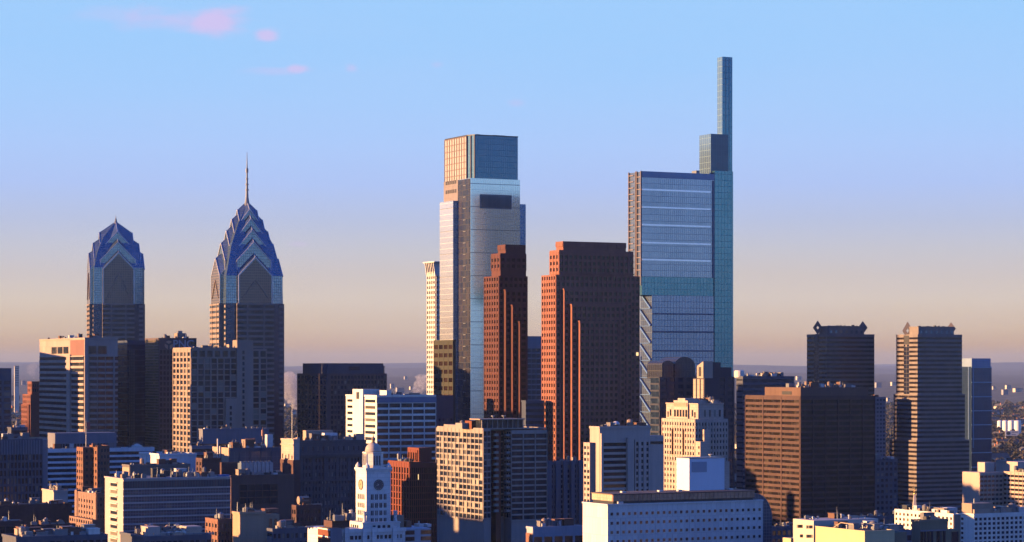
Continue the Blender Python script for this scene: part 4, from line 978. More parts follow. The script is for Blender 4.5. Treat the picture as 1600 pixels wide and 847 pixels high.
m = Mesh(); xm = (xa + xb) / 2
b.part('balcony_core', Mesh().box(xa + (xb - xa) * .38, xa + (xb - xa) * .62, k - 5.5, k - .01, 0, H - 1), wallmat('orange_brick', (.22, .07, .035), .85))
i = 0; z = H - 3.4
while z > 55:
    b.part('balcony', Mesh().box(xa + (xb - xa) * .25, xa + (xb - xa) * .45, k - 7.0, k - 5.4, z, z + 1.1).box(xa + (xb - xa) * .2, xa + (xb - xa) * .45, k - 7.2, k - 5.2, z - .25, z), ap)
    b.part('balcony', Mesh().box(xb - 2.6, xb - .32, .3, 3.4, z - .25, z + .9), ap); z -= 3.04
pz = b.Z(656, 6, 6); px0 = b.X(752, 5); px1 = b.X(816, 5); 
b.part('penthouse', Mesh().box(px0, px1, 5, b.Yl(749.5, px0) if b.Yl(749.5, px0) > 9 else 12, H + .2, pz), band); b.part('penthouse_roof', Mesh().box(px0 - 1.5, px1 + 1, 3.5, 16, pz, pz + .6), tan_l); b.part('penthouse_posts', (lambda m_: [m_.box(q, q + .4, 4.4, 4.9, H, pz) for q in [px0 + (px1 - px0) * j / 8 for j in range(9)]] and m_)(Mesh()), ap)
b.part('stair_house', Mesh().box(b.X(737, 12), b.X(748, 12), 12, 20, H, H + 4.2), MATS['orange_brick']); b.part('lift_house', Mesh().box(b.X(722, 16), b.X(735, 16), 16, 24, H, H + 3.0), ap)
for q, r_ in ((770, 1.0), (787, 1.2)):
    x_ = b.X(q, 8); b.part('satellite_dish', Mesh().lathe(x_, 8, [(.12, pz + .6), (.12, pz + 1.3), (r_, pz + 1.9), (r_ * .9, pz + 2.1), (.2, pz + 1.6)], 12), whitem)
b.roof(0, xr, .5, D - 1, H, None, .6); b.kit(2, xr - 4, 18, D - 4, H + .2, 18, 21, 2); b.finish(ap)
b = block('apartment_block', 'dark blue grey apartment block right of the cream gridded one, below the red granite tower', 'apartment block', 848, 855, 916, 724, 1390, wallmat('slate_brick', (.15, .15, .18)), n=dict(nb=12, fh=2.9, pier=.4, sp=.4, dep=.6), e=dict(nb=2, fh=2.9), fin=False, kit=8, seed=22)
for p in (857, 869, 881, 893, 905):
    x_ = b.X(p); b.wall.box(x_ - 1, x_ + 1.4, -1.6, -.003, 0, b.H + 1.5)
b.finish(MATS['slate_brick'])

# orange brick block behind the clock tower
b = Bld('brick_office_block', 'orange ribbed brick block right of the white clock tower', 'office building', 640.5, 1090, 27)
H = b.Z(723.5); D = b.Yl(607.5); W_ = b.X(682)
b.wall.box(0, W_, 0, D, 0, H); b.face('E', 0, 0, D, 45, H, nb=8, fh=2.9, pier=.42, sp=.16, dep=.5, glass=winb, top=2.2); b.face('N', 0, -.3, W_, 45, H, nb=14, fh=2.9, pier=.42, sp=.16, dep=.5, glass=winb, top=2.2)
y0 = 4.; x0 = b.X(654.6, y0); y1 = b.Yl(636.8, x0); z1 = b.Z(700, x0, y0); b.wall.box(x0, W_ - .5, y0, y1, H, z1); b.face('E', x0, y0 + 1, y1 - 1, H, z1 - 1, nb=4, fh=z1 - H - 2.4, pier=.4, sp=.0, dep=.4, glass=winb, top=1.2)
b.roof(0, x0, .5, D, H, None, .5); b.kit(1, x0 - 2, 3, D - 3, H + .2, 5, 26, 1.6); b.finish(wallmat('orange_ribbed_brick', (.20, .055, .032), .85))

# ================================================================== low city in the foreground
b = block('ribbed_office_block', 'wide dark block with ribbed attic and gridded windows at the left edge', 'office building', -45, -28, 66, 690, 1150, greyd, n=dict(nb=17, fh=3.75, pier=.36, sp=.3, dep=.7, top=6.5), kit=14, seed=51, fin=False)
b.part('attic_ribs', (lambda m_: [m_.box(q, q + .5, -.75, -.3, b.H - 6.4, b.H + .4) for q in [i * 1.3 for i in range(int(b.W / 1.3))]] and m_)(Mesh()), greyw)
b.part('rounded_corner', Mesh().lathe(b.W, 3.5, [(3.6, 0), (3.6, b.H + .5)], 24), greyw); b.part('roof_screen', Mesh().box(b.X(41, 10), b.X(66, 10), 10, 14, b.H, b.H + 1.4), tanbox); b.finish(greyd)
b = block('banded_office_block', 'low office block with white window bands behind the slim brick tower', 'office building', 60, 69, 241, 704, 1300, whiteb, n=dict(fh=2.95, sp=.42, dep=.4, top=1.2, glass=band), e=dict(fh=2.95), kit=16, seed=52, fin=False)
xa, xb = b.X(86, 6), b.X(182, 6); z1 = b.Z(677, xa, 6); b.part('upper_storeys', Mesh().box(xa, xb, 6, 20, b.H, z1), greyw)
for i in range(20): q = xa + 1 + (xb - xa - 2) * i / 20; b.part('upper_window', Mesh().box(q, q + 1.1, 5.85, 5.996, b.H + 1.2, b.H + 3.2), win)
b.part('roof_tarpaulin', Mesh().lathe(b.X(214, 5), 5, [(3.6, b.H), (3.0, b.H + 1.6), (.6, b.H + 2.8)], 12), wallmat('canvas', (.6, .55, .45))); b.finish(whiteb)

b = Bld('brick_tower', 'slim orange brick tower in two sunlit bays with a flagpole', 'building', 152.5, 1200, 27)
H = b.Z(698.5); W_ = b.X(171); D = b.Yl(141)
b.wall.box(0, W_, 0, D, 0, H); b.face('E', 0, 0, D, 40, H, nb=3, fh=3.1, pier=.45, sp=.5, dep=.3, top=2); b.face('N', 0, -.2, W_, 40, H, nb=4, fh=3.1, pier=.55, sp=.5, dep=.3)
xk = -5.; y0 = b.Yl(130.5, xk); y1 = b.Yl(120.5, xk); b.wall.box(xk, 6, y0, y1, 0, H - .3); b.face('E', xk, y0, y1, 40, H - .3, nb=3, fh=3.1, pier=.45, sp=.5, dep=.3, top=2); b.face('N', y0, xk + .5, 0, 40, H - .3, nb=2, fh=3.1, pier=.5, sp=.5, dep=.2)
x_ = b.X(146.5, 1); b.wall.box(x_ - .6, x_ + .8, 1, 2.4, H, H + 1.8)
fp = Mesh().lathe(b.X(134.5, y0 + 2), y0 + 2, [(.18, H), (.14, H + 7), (.07, H + 13)], 8); b.part('flagpole', fp, metal)
b.part('flag', Mesh().box(b.X(134.5, y0 + 2) + .05, b.X(134.5, y0 + 2) + 2.0, y0 + 1.9, y0 + 1.98, H + 8.5, H + 12.2), plain('flag_red', (.45, .10, .09)))
b.roof(0, W_, 0, D, H, None, .7); b.finish(brickt)

# box and plant behind the white slab
b = block('white_box', 'big plain white roof box, sunlit at its left, behind the long striped slab', 'building', 218, 249, 307, 712, 1150, whiteb, kit=5, seed=53, fin=False, rmat=roofl)
for i in range(4): q = b.D * (i + .5) / 4; b.part('panel_joint', Mesh().box(-.08, -.003, q - .08, q + .08, b.H - 9, b.H - .2), metal)
b.finish(whiteb)
block('roof_house', 'small brick roof house with orange sunlit side right of the white box', 'building', 307, 316.5, 345, 719, 1140, brickd, e=dict(nb=2, fh=2.6, pier=.5, sp=.4, glass=winb), kit=3, seed=54)
b = block('low_block', 'tan low block with a wide dark opening just behind the long striped slab', 'building', 191.5, 203, 297, 729.5, 1060, wallmat('drab_render', (.17, .15, .14)), kit=8, seed=55, fin=False)
b.part('dark_opening', Mesh().box(b.X(238), b.X(272), -.2, -.004, b.Z(744), b.Z(736)), darkm); b.part('lit_end', Mesh().box(-.2, -.004, .4, b.D - .3, b.H - 6, b.H - .3), tan_l); b.finish(MATS['drab_render'])  # end slab is paler than the walls, sunlight put into its colour

# long white slab
b = Bld('striped_slab', 'long white slab with slotted sunlit end wall and thin striped front', 'office building', 193, 1000, 27)
H = b.Z(750); W_ = b.X(360); D = b.Yl(164)
b.wall.box(0, W_, 0, D, 0, H); b.face('N', 0, -.2, W_, 40, H - 3.6, fh=2.9, sp=.22, dep=.5, top=.5, glass=bandmat('silver_ribbon', (.045, .06, .09), (.15, .14, .12), (.16, .18, .22), 1.2, 50., .3, .1))
b.part('attic_screen', Mesh().box(-.2, W_, -.3, -.004, H - 3.5, H - .6), bandmat('rust_screen', (.05, .03, .03), (.22, .10, .06), (.12, .12, .13), .7, 50., .7, .2))
for i in range(11):
    z = b.Z(759) - i * 2.9; b.part('slot_window', Mesh().box(-.16, -.004, b.Yl(183), b.Yl(173), z - .75, z + .55), win)
m = Mesh()
for i in range(10): z = b.Z(759) - i * 2.9 + .9; m.box(-.6, -.004, b.Yl(184), b.Yl(172.5), z - .12, z + .12)
b.part('sunshade', m, whitec)
b.roof(0, W_, 0, D, H, roofl, .6); b.kit(2, W_ - 5, 2, D - 2, H + .2, 30, 56, 2.6); b.part('blue_tarpaulin', Mesh().box(b.X(344, 4), b.X(359, 4), 4, 8, H, H + 1.1), plain('tarp_blue', (.05, .13, .36))); b.finish(wallmat('cream_slab', (.50, .41, .37)))

# art deco brick block
b = Bld('brick_block', 'salmon brick block with rows of small windows left of the long striped slab', 'building', 152, 1030, 27)
H = b.Z(774); W_ = b.X(164); D = b.Yl(119)
b.wall.box(0, W_, 0, D, 0, H); b.face('E', 0, 0, D, 40, H, nb=8, fh=2.5, pier=.5, sp=.5, dep=.4, top=2.4); b.face('N', 0, -.3, W_, 40, H, nb=3, fh=2.5, pier=.5, sp=.5, dep=.3)
for y0, y1 in ((0, 3.2), (D - 3.2, D)): b.wall.box(-.7, 2, y0, y1, 0, H + 1.1)
b.wall.box(-2.2, W_ + .5, -.9, D + 2, 0, b.Z(812)); b.face('E', -2.2, -.9, D + 2, 30, b.Z(812), nb=10, fh=2.5, pier=.4, sp=.5, dep=.3, top=.8)
b.roof(0, W_, 0, D, H, None, .6); b.kit(1, W_ - 2, 3, D - 3, H + .2, 5, 57, 1.5); b.finish(wallmat('salmon_brick', (.34, .20, .15), .85, (1.2, .6)))

# roofs at the far left
b = block('low_block', 'long dark brick block with a pale roof edge left of the salmon brick block', 'building', -30, -18, 112, 793, 1060, brickd, n=dict(nb=18, fh=4.2, pier=.6, sp=.55, top=7), kit=16, seed=60, rmat=roofl)
b = block('roof_plant', 'sunlit cream plant house with pipes above the long dark brick block', 'building', 66, 84, 106, 769, 1120, wallmat('cream_render', (.50, .40, .33)), kit=9, seed=61, pal=[whitec if False else tan_l, metal])
b = block('low_block', 'low block with pale columns and dark glass at the bottom left corner', 'building', -30, -20, 37, 819, 900, brickd, n=dict(nb=4, fh=6.0, pier=.16, sp=.16, dep=.5, glass=band, top=1.2), kit=5, seed=62)
b = block('low_block', 'low dark garage with long openings left of the salmon brick block', 'building', 34, 41, 118, 824, 930, brickd, n=dict(nb=3, fh=4.6, pier=.12, sp=.35, glass=band, top=3), kit=8, seed=63)
b = block('flat_roof_block', 'flat roof crowded with vents along the bottom edge at the left', 'building', 4, 26, 168, 843, 830, greyd, n=dict(nb=14, fh=3.4), kit=46, seed=64, pal=[tan_l, whitec, metal, roofl, tan_l])
b = block('flat_roof_block', 'flat roof crowded with cream sheds in front of the long striped slab', 'building', 188, 226, 330, 842, 850, greyd, n=dict(nb=12, fh=3.4), kit=40, seed=65, fin=False, pal=[tan_l, whitec, metal, roofl, tan_l])
x0, y0 = b.X(231, 6), 6
b.part('roof_house', Mesh().box(x0, x0 + 4.5, y0, y0 + 7, b.H, b.Z(823.5, x0, y0)), MATS['cream_render']); b.part('roof_house', Mesh().box(x0 + 4.5, x0 + 7, y0, y0 + 6, b.H, b.Z(833, x0, y0)), MATS['cream_render'])
x0, y0 = b.X(291, 6), 6; b.part('louvred_house', (lambda m_: [m_.box(x0, x0 + 6, y0, y0 + 8, b.H + .9 * i, b.H + .9 * i + .55) for i in range(4)] and m_)(Mesh().box(x0 + .3, x0 + 5.7, y0 + .3, y0 + 7.7, b.H, b.H + 3.4)), MATS['cream_render']); b.finish(greyd)

# brown block with the big window grid
b = block('brown_block', 'blank brown block with one big grid of dark windows', 'building', 354, 361, 459.5, 746, 1100, wallmat('chestnut_render', (.16, .095, .075), .85), kit=8, seed=70, fin=False)
b.face('N', 0, b.X(374), b.X(433.5), b.Z(797.5), b.Z(757), nb=5, fh=3.0, pier=.07, sp=.12, dep=.3, top=.3, glass=band)
m = Mesh()
for i in range(8):
    q = b.X(377 + i * 6.3, 4); b.part('cooling_unit', Mesh().box(q, q + 1.75, 4, 8.5, b.H + 1.2, b.H + 6.2).box(q + .2, q + .4, 4.2, 8.3, b.H, b.H + 1.2).box(q + 1.3, q + 1.5, 4.2, 8.3, b.H, b.H + 1.2).lathe(q + .87, 6.2, [(.75, b.H + 6.2), (.85, b.H + 6.9)], 10), plain('galvanised_blue', (.22, .27, .33), .4, .5))
b.part('pipe_run', Mesh().bar((b.X(377, 3), 3, b.H + .8), (b.X(430, 3), 3, b.H + .8), .3).bar((b.X(395, 3), 3, b.H + .8), (b.X(412, 3), 3, b.H + 2.6), .3), metal)
b.part('upper_parapet', Mesh().box(b.X(346, 14), b.X(372, 14), 14, 16, b.H, b.Z(722, 8, 14)), brickd); b.finish(MATS['chestnut_render'])
b = block('flat_block', 'dark panelled low block with a sunlit cream end and two thin pipes on top', 'building', 333, 358.5, 441, 703, 1160, greyd, n=dict(nb=5, fh=5.4, pier=.1, sp=.1, glass=bandmat('panel_strip', (.10, .11, .13), (.13, .14, .16), (.2, .2, .2), 9)), kit=14, seed=71, fin=False)
b.part('sunlit_end', Mesh().box(-.4, -.26, 0, b.D, b.H - 7, b.H + 1.0), tan_l)  # tan slab over the grey flank carries painted sunlight
for q in (343, 346.5): y_ = b.Yl(q); b.part('flue_pipe', Mesh().lathe(-.9, y_, [(.38, b.H - 7), (.38, b.H + 5 - (q - 343))], 10), whitec)
x0 = b.X(383, 8); b.part('roof_shed', Mesh().box(x0, x0 + 5.5, 8, 13, b.H, b.H + 4.6), tanbox); b.part('roof_rails', (lambda m_: [m_.box(x0 + .6 * i, x0 + .6 * i + .25, 7.6, 7.9, b.H, b.H + 5.2) for i in range(9)] and m_)(Mesh()), brickt)
b.part('mast', Mesh().lathe(b.X(410.5, 8), 8, [(.25, b.H), (.2, b.H + 6), (.7, b.H + 6.2), (.7, b.H + 9), (.15, b.H + 9.2), (.08, b.H + 10.5)], 8), plain('mast_red', (.32, .14, .10)))
x0 = b.X(417.5, 12); b.part('white_cabinet', Mesh().box(x0, x0 + 3, 12, 15, b.H, b.Z(679, x0, 12)), whitem); b.finish(greyd)
b = block('lift_house', 'small sunlit cream tower box with dark arched openings and a flagpole', 'building', 439.5, 458.8, 468, 689, 1145, lime, kit=0, fin=False)
for i in range(4): q = b.D * (i + .5) / 4; b.part('arched_opening', Mesh().box(-.15, -.004, q - .55, q + .55, b.Z(718), b.Z(712) + (.6 if i % 2 else 0)), darkm)
b.part('cornice', Mesh().box(-.5, -.005, -.3, b.D + .2, b.H - 2.2, b.H - 1.6), lime); b.part('flagpole', Mesh().lathe(b.X(456.5, 2), 2, [(.2, b.H), (.15, b.H + 12), (.07, b.H + 19.5)], 8), metal); b.part('dark_base', Mesh().box(-.45, b.W + .3, -.4, b.D + .4, 0, b.Z(719)), brickd); b.finish(lime)

# old cornice block
b = Bld('cornice_block', 'old dark stone block with heavy cornice left of the white clock tower', 'building', 461, 1190, 27)
H = b.Z(692); W_ = b.X(572); D = b.Yl(450)
st = wallmat('sooty_stone', (.12, .11, .12), .85, (2, 1)); b.wall.box(0, W_, 0, D, 0, H)
b.face('N', 0, -.3, W_, 40, b.Z(714), nb=22, fh=3.5, pier=.55, sp=.48, dep=.5, glass=winmat('sooty_panes', (.02, .024, .035), (.40, .38, .36), .42)); b.face('N', 0, 0, W_, b.Z(712), H - 1.0, nb=14, fh=4.0, pier=.75, sp=.5, dep=.3)
z = b.Z(713); b.part('cornice', Mesh().box(-1.2, W_ + .5, -1.6, -.51, z, z + 1.2).box(-.8, W_ + .3, -1.1, -.51, z - .9, z), st); z = b.Z(753); b.part('string_course', Mesh().box(-.8, W_ + .3, -1.0, -.51, z, z + .8), st)
for i in range(6): q = W_ * (i + .5) / 6; b.wall.box(q - .8, q + .8, -.9, -.51, b.Z(752) - .01, b.Z(716))
b.roof(0, W_, 0, D, H, None, 1.0); b.kit(3, W_ - 4, 3, D - 3, H + .2, 26, 72, 2.8, [tan_l, metal, whitem, brickt]); 
x0 = b.X(478, 14); b.part('roof_gallery', (lambda m_: [m_.box(x0 + 1.2 * i, x0 + 1.2 * i + .5, 13.8, 14, b.H if False else H, H + 5.2) for i in range(12)] and m_)(Mesh().box(x0, x0 + 14.5, 14, 18, H, H + 5.6)), tan_l)
x0 = b.X(507, 8); b.part('roof_house', Mesh().box(x0, x0 + 7, 8, 12, H, H + 4.4), whiteb); b.finish(st)

# tan box block, red brick block
b = block('stucco_block', 'tan windowless stucco block with a bright sunlit end, bottom left of the clock tower', 'building', 363.5, 375, 415, 804, 920, wallmat('ochre_stucco', (.42, .29, .19), .9), kit=10, seed=73, fin=False)
b.wall.box(b.W - .01, b.X(438), 1.0, b.D, 0, b.H - .3); b.part('niche', Mesh().box(b.X(421, 1), b.X(425, 1), .85, .997, b.H - 6, b.H - 2), darkm); b.part('niche', Mesh().box(b.X(429, 1), b.X(433, 1), .85, .997, b.H - 6, b.H - 2), darkm)
b.part('mast', Mesh().lathe(b.X(371, 3), 3, [(.18, b.H), (.08, b.H + 4.5)], 6), metal)
b.part('roof_shed', Mesh().box(b.X(414, 5), b.X(436, 5), 5, 9, b.H, b.H + 1.6), brickt); b.finish(MATS['ochre_stucco'])
block('brick_shed', 'low brown brick building with a sunlit top left of the tan stucco block', 'building', 322, 341, 364, 815, 930, brickt, n=dict(nb=5, fh=3, pier=.5, sp=.5), e=dict(nb=4, fh=3, pier=.4, sp=.5), kit=4, seed=74)
block('brick_shed', 'dark little block with a white sunlit corner below the tan stucco block', 'building', 418, 426.5, 480, 830, 870, greyd, n=dict(nb=8, fh=3, pier=.4), e=dict(fh=20, sp=.95), kit=14, seed=75)
b = block('brick_block', 'dark red brick block with a water tank on its roof left of the clock tower', 'building', 457, 463.5, 501, 793, 960, brickr if False else brickd, n=dict(nb=7, fh=3.0, pier=.5, sp=.5), e=dict(nb=2, fh=3.0), kit=4, seed=76, fin=False)
z = b.H; x0 = b.X(466, 4)
tk = Mesh(); i0 = 0
cx_, cz_, r_ = x0, z + 2.6, 1.6; n = 16
tk.v = [(x0 + q, 4 + r_ * math.cos(k * 6.283 / n), cz_ + r_ * math.sin(k * 6.283 / n)) for q in (0, 4.2) for k in range(n)]
tk.f = [(k, (k + 1) % n, n + (k + 1) % n, n + k) for k in range(n)] + [tuple(range(n)), tuple(range(2 * n - 1, n - 1, -1))]
tk.box(x0 + .4, x0 + .8, 3.2, 4.8, z, cz_ - 1.2); tk.box(x0 + 3.3, x0 + 3.7, 3.2, 4.8, z, cz_ - 1.2); b.part('water_tank', tk, tanbox); b.finish(brickd)

# ---------------------------------------------------------------- white clock tower
wt = wallmat('white_terracotta', (.78, .75, .70), .6, (3, 1.5), .10)
b = Bld('clock_tower', 'white clock tower with a small dome above its stepped white base', 'clock tower', 572.5, 900, 27)
s = Mesh(); D = b.Yl(553.2); Wt = b.X(604); zc = b.Z(734.5); zb = b.Z(815)
S = (D + Wt) / 2; D = Wt = S
s.box(0, Wt, 0, D, zb - 12, zc)
b.part('shaft', s, wt)
m = Mesh().box(-.45, Wt + .45, -.45, D + .45, zc, zc + .7).box(-.25, Wt + .25, -.25, D + .25, zc - .5, zc - .002)
for cx_, cy_ in ((0.6, .6), (Wt - .6, .6), (.6, D - .6), (Wt - .6, D - .6)): m.lathe(cx_, cy_, [(.95, zc + .7), (.95, zc + 1.5), (.55, zc + 2.0), (.2, zc + 2.6)], 10)
b.part('cornice', m, wt)
zd = b.Z(709); L = Wt * .68; o = (Wt - L) / 2; ch = L * .26
octo = lambda g_: [(o + ch - g_ * .4, o - g_), (o + L - ch + g_ * .4, o - g_), (o + L + g_, o + ch - g_ * .4), (o + L + g_, o + L - ch + g_ * .4), (o + L - ch + g_ * .4, o + L + g_), (o + ch - g_ * .4, o + L + g_), (o - g_, o + L - ch + g_ * .4), (o - g_, o + ch - g_ * .4)]
b.part('belfry', Mesh().loft([(octo(0), zc + .7), (octo(0), zd)]).loft([(octo(.3), zd), (octo(.3), zd + .5)]).loft([(octo(.25), zc + .71), (octo(.25), zc + 1.5)]), wt)
for i in range(3):
    q = o + ch + .35 + i * (L - 2 * ch) / 3.0
    b.part('belfry_opening', Mesh().box(q, q + .42, o - .12, o - .003, zc + 1.7, zd - .9), darkm); b.part('belfry_opening', Mesh().box(o - .12, o - .003, q, q + .42, zc + 1.7, zd - .9), darkm)
m = Mesh()
for i in range(4):
    q = o + ch + .0 + i * (L - 2 * ch) / 3.0; m.lathe(q, o - .2, [(.14, zc + 1.5), (.12, zd - .1)], 8); m.lathe(o - .2, q, [(.14, zc + 1.5), (.12, zd - .1)], 8)
b.part('belfry_columns', m, wt)
cx_ = cy_ = Wt / 2; zt = b.Z(691.5, cx_, cy_); rd = L * .44; hd = zt - zd - .5
b.part('dome', Mesh().lathe(cx_, cy_, [(rd * 1.04, zd + .5), (rd * 1.04, zd + 1.2)] + [(rd * math.cos(t_ / 10 * 1.42), zd + 1.2 + (hd - .7) * math.sin(t_ / 10 * 1.42)) for t_ in range(11)], 28), wallmat('weathered_dome', (.50, .43, .35), .6), True)
zf = b.Z(680.5, cx_, cy_); b.part('lantern', Mesh().lathe(cx_, cy_, [(1.0, zt - .3), (.85, zt + .15), (.6, zt + .25), (.65, zt + 1.1), (.85, zt + 1.2), (.6, zt + 1.6), (.2, zf - .4), (.05, zf + .7)], 12), wallmat('bronze_lantern', (.28, .20, .13), .5))
# clocks
def clock(face):
    z = b.Z(758); r_ = 7.6 / F * 900; q = Wt / 2; fm = wallmat('clock_face_shaded', (.10, .10, .11), .5, None, .1); n = 32
    def P(u, w, d): return (q + u, -d, z + w) if face == 'N' else (-d, q - u, z + w)
    vec = (0, -1, 0) if face == 'N' else (-1, 0, 0)
    def disc(rr_, d0, t_): return Mesh().poly([P(rr_ * math.cos(k * 6.2832 / n), rr_ * math.sin(k * 6.2832 / n), d0) for k in range(n)], tuple(c * t_ for c in vec))
    d = disc(r_, .003, .15).build('clock_face', fm if face == 'N' else wallmat('clock_face_sunlit', (.50, .36, .20), .5), b.root)  # sunlit and shaded looks put into the two face colours
    rim = Mesh()
    for k in range(n):
        a0, a1 = k * 6.2832 / n, (k + 1) * 6.2832 / n
        rim.poly([P(r_ * math.cos(a0), r_ * math.sin(a0), .003), P(r_ * math.cos(a1), r_ * math.sin(a1), .003), P(r_ * 1.1 * math.cos(a1), r_ * 1.1 * math.sin(a1), .003), P(r_ * 1.1 * math.cos(a0), r_ * 1.1 * math.sin(a0), .003)], tuple(c * .3 for c in vec))
    rim.build('rim', plain('clock_rim', (.16, .15, .15)), d)
    hm = plain('clock_hand', (.62, .60, .55)) if face == 'N' else darkm
    for name, ang, ln, w_ in (('hour_hand', 143, .5, .12), ('minute_hand', 196, .8, .09)):
        a_ = R(ang); pts = [P(-w_ * math.sin(a_), w_ * math.cos(a_), .2), P(w_ * math.sin(a_), -w_ * math.cos(a_), .2), P(ln * r_ * math.cos(a_), ln * r_ * math.sin(a_), .2)]
        Mesh().poly(pts, tuple(c * .06 for c in vec)).build(name, hm, d)
    mk = Mesh()
    for k in range(12):
        a_ = R(30 * k); ca, sa = math.cos(a_), math.sin(a_); w_ = .07
        mk.poly([P(r_ * .82 * ca - w_ * sa, r_ * .82 * sa + w_ * ca, .16), P(r_ * .96 * ca - w_ * sa, r_ * .96 * sa + w_ * ca, .16), P(r_ * .96 * ca + w_ * sa, r_ * .96 * sa - w_ * ca, .16), P(r_ * .82 * ca + w_ * sa, r_ * .82 * sa - w_ * ca, .16)], tuple(c * .05 for c in vec))
    mk.build('hour_marks', hm, d)
clock('N'); clock('E')
for py, hh in ((777, 2.0), (790.2, 1.75), (802, 1.75), (813.5, 1.6)):
    z = b.Z(py)
    for i in range(4):
        q = Wt * (.235 + .177 * i); w_ = .52
        b.part('shaft_window', Mesh().box(q - w_, q + w_, -.08, -.004, z - hh / 2, z + hh / 2), win); b.part('shaft_window', Mesh().box(-.08, -.004, q - w_, q + w_, z - hh / 2, z + hh / 2), win)
        if True:
            b.part('window_mullion', Mesh().box(q - .06, q + .06, -.14, -.081, z - hh / 2, z + hh / 2), wt); b.part('window_mullion', Mesh().box(-.14, -.081, q - .06, q + .06, z - hh / 2, z + hh / 2), wt)
# stepped base
def step(k, py, name='base_step'):
    z1 = b.Z(py); m_ = Mesh().box(-k, Wt + k, -k, D + k, 0, z1).box(-k - .25, Wt + k + .25, -k - .25, D + k + .25, z1 - .6, z1 - .1); b.part(name, m_, wt); return z1
z1 = step(2.6, 815.5); z2 = step(4.4, 826.5)
for i in range(4):
    q = Wt * (.2 + .2 * i); b.part('base_window', Mesh().box(q - .55, q + .55, -2.7, -2.604, z1 - 2.9, z1 - 1.2), win); b.part('base_window', Mesh().box(-2.7, -2.604, q - .55, q + .55, z1 - 2.9, z1 - 1.2), win)
for cx_, cy_ in ((-1.3, D + 1.3), (-1.3, -1.3), (Wt + 1.3, -1.3), (Wt + 1.3, D + 1.3)):
    b.part('corner_urn', Mesh().lathe(cx_, cy_, [(.75, z1), (.75, z1 + .5), (.62, z1 + .6), (.55, z1 + 2.4), (.72, z1 + 2.5), (.85, z1 + 3.0), (.55, z1 + 3.3), (.9, z1 + 3.6), (.9, z1 + 3.8), (.3, z1 + 4.0)], 14), wt)
# broad white building under the tower
z3 = b.Z(828, -6, -9); yl = -9.; xl_ = b.X(524, yl); xr_ = b.X(633, yl)
b.part('main_wing', Mesh().box(xl_, xr_, yl, D + 10, 0, z3).box(xl_ - .3, xr_ + .3, yl - .35, yl - .003, z3 - 1, z3 + .4), wt)
for pa, pb in ((526, 529), (532, 535), (547, 552), (554.5, 558), (560, 564), (574, 577), (588, 592), (594, 598), (601, 605), (607, 611), (619, 622), (625, 628)):
    b.part('wing_window', Mesh().box(b.X(pa, yl), b.X(pb, yl), yl - .1, yl - .004, b.Z(842, 0, yl), b.Z(836, 0, yl)), win)
for px in (541, 569, 584, 616): x_ = b.X(px, yl); b.part('pilaster', Mesh().box(x_ - .9, x_ + .9, yl - .7, yl - .36, 0, z3 + .9), wt)
b.part('roof_slab', Mesh().box(b.X(523, -6), b.X(540, -6), -6, 0, z3, z3 + 1.6), whitec)
b.part('flagpole', Mesh().lathe(b.X(535, -4), -4, [(.16, z3), (.1, z3 + 6), (.05, z3 + 9.6)], 8), metal)
xa = xr_; b.part('side_wing', Mesh().box(xa + .31, b.X(675, yl), yl + 1, D + 6, 0, z3 - .2), wallmat('blue_grey_wing', (.42, .43, .46), .7))
for pa, pb in ((633.5, 647.5), (657.5, 673)):
    for k in range(3): b.part('wing_window', Mesh().box(b.X(pa, yl + 1), b.X(pb, yl + 1), yl + .85, yl + .996, z3 - 2.4 - 2.3 * k, z3 - .9 - 2.3 * k), band)
for pa, pb, dz, mt in ((616, 631, 4.4, tanbox), (635, 643, 2.2, brickt), (655, 662, .9, whitem), (668, 674, .8, whitem)):
    b.part('roof_house', Mesh().box(b.X(pa, -1), b.X(pb, -1), -1, 3.5, z3 - .3, z3 + dz), mt)
b.part('vent_pipe', Mesh().lathe(b.X(654.5, 0), 0, [(.3, z3), (.3, z3 + 2)], 8), whitem)
b.finish(wt)
b = block('brick_block', 'orange brick block with white floor bands beside the white clock tower, at the bottom edge', 'building', 496.5, 517, 534, 826.5, 880, wallmat('bright_red_brick', (.24, .075, .04), .85, (1, .5)), kit=0, fin=False, par=0)
m = Mesh()
for i in range(8): z = b.H - .35 - 2.75 * i; m.box(-.12, -.004, 0, b.D, z - .25, z + .25)
b.part('floor_band', m, whitec); b.part('roof_house', Mesh().box(2, 9, b.D * .3, b.D - 1, b.H, b.H + 2.6), brickd); b.kit(2, 10, 2, b.D - 2, b.H + 2.7, 8, 77, 2.2, [metal]); b.part('corner_pier', Mesh().box(-.2, b.W, -.3, -.004, 0, b.H + .2), greyw); b.finish(MATS['bright_red_brick'])

# ---------------------------------------------------------------- big white building at the bottom
b = Bld('white_warehouse_block', 'big white building with a blank sunlit end and rows of small square windows', 'building', 949.6, 850, 27)
H = b.Z(790); W_ = b.X(1192); D = b.Yl(910.5)
wb = wallmat('white_stucco', (.70, .68, .64), .75, (2.02, 6), .08)
b.wall.box(0, W_, 0, D, 0, H)
pit = W_ / 27.3
for r_ in range(5):
    z = b.Z(803.5) - r_ * 3.22
    for i in range(27): b.wins.append((z, .9 + pit * (i + .5) - .45, 'N', 0, .95, 1.0, winmat('small_panes', (.02, .022, .03), (.28, .18, .10), .3), 'window'))
b.part('window_surrounds', (lambda m_: [m_.box(.9 + pit * (i + .5) - .45 - .6, .9 + pit * (i + .5) - .45 + .6, -.12, -.005, b.Z(803.5) - r_ * 3.22 - .62, b.Z(803.5) - r_ * 3.22 - .505) for r_ in range(5) for i in range(27)] and m_)(Mesh()), whitec)
m = Mesh()
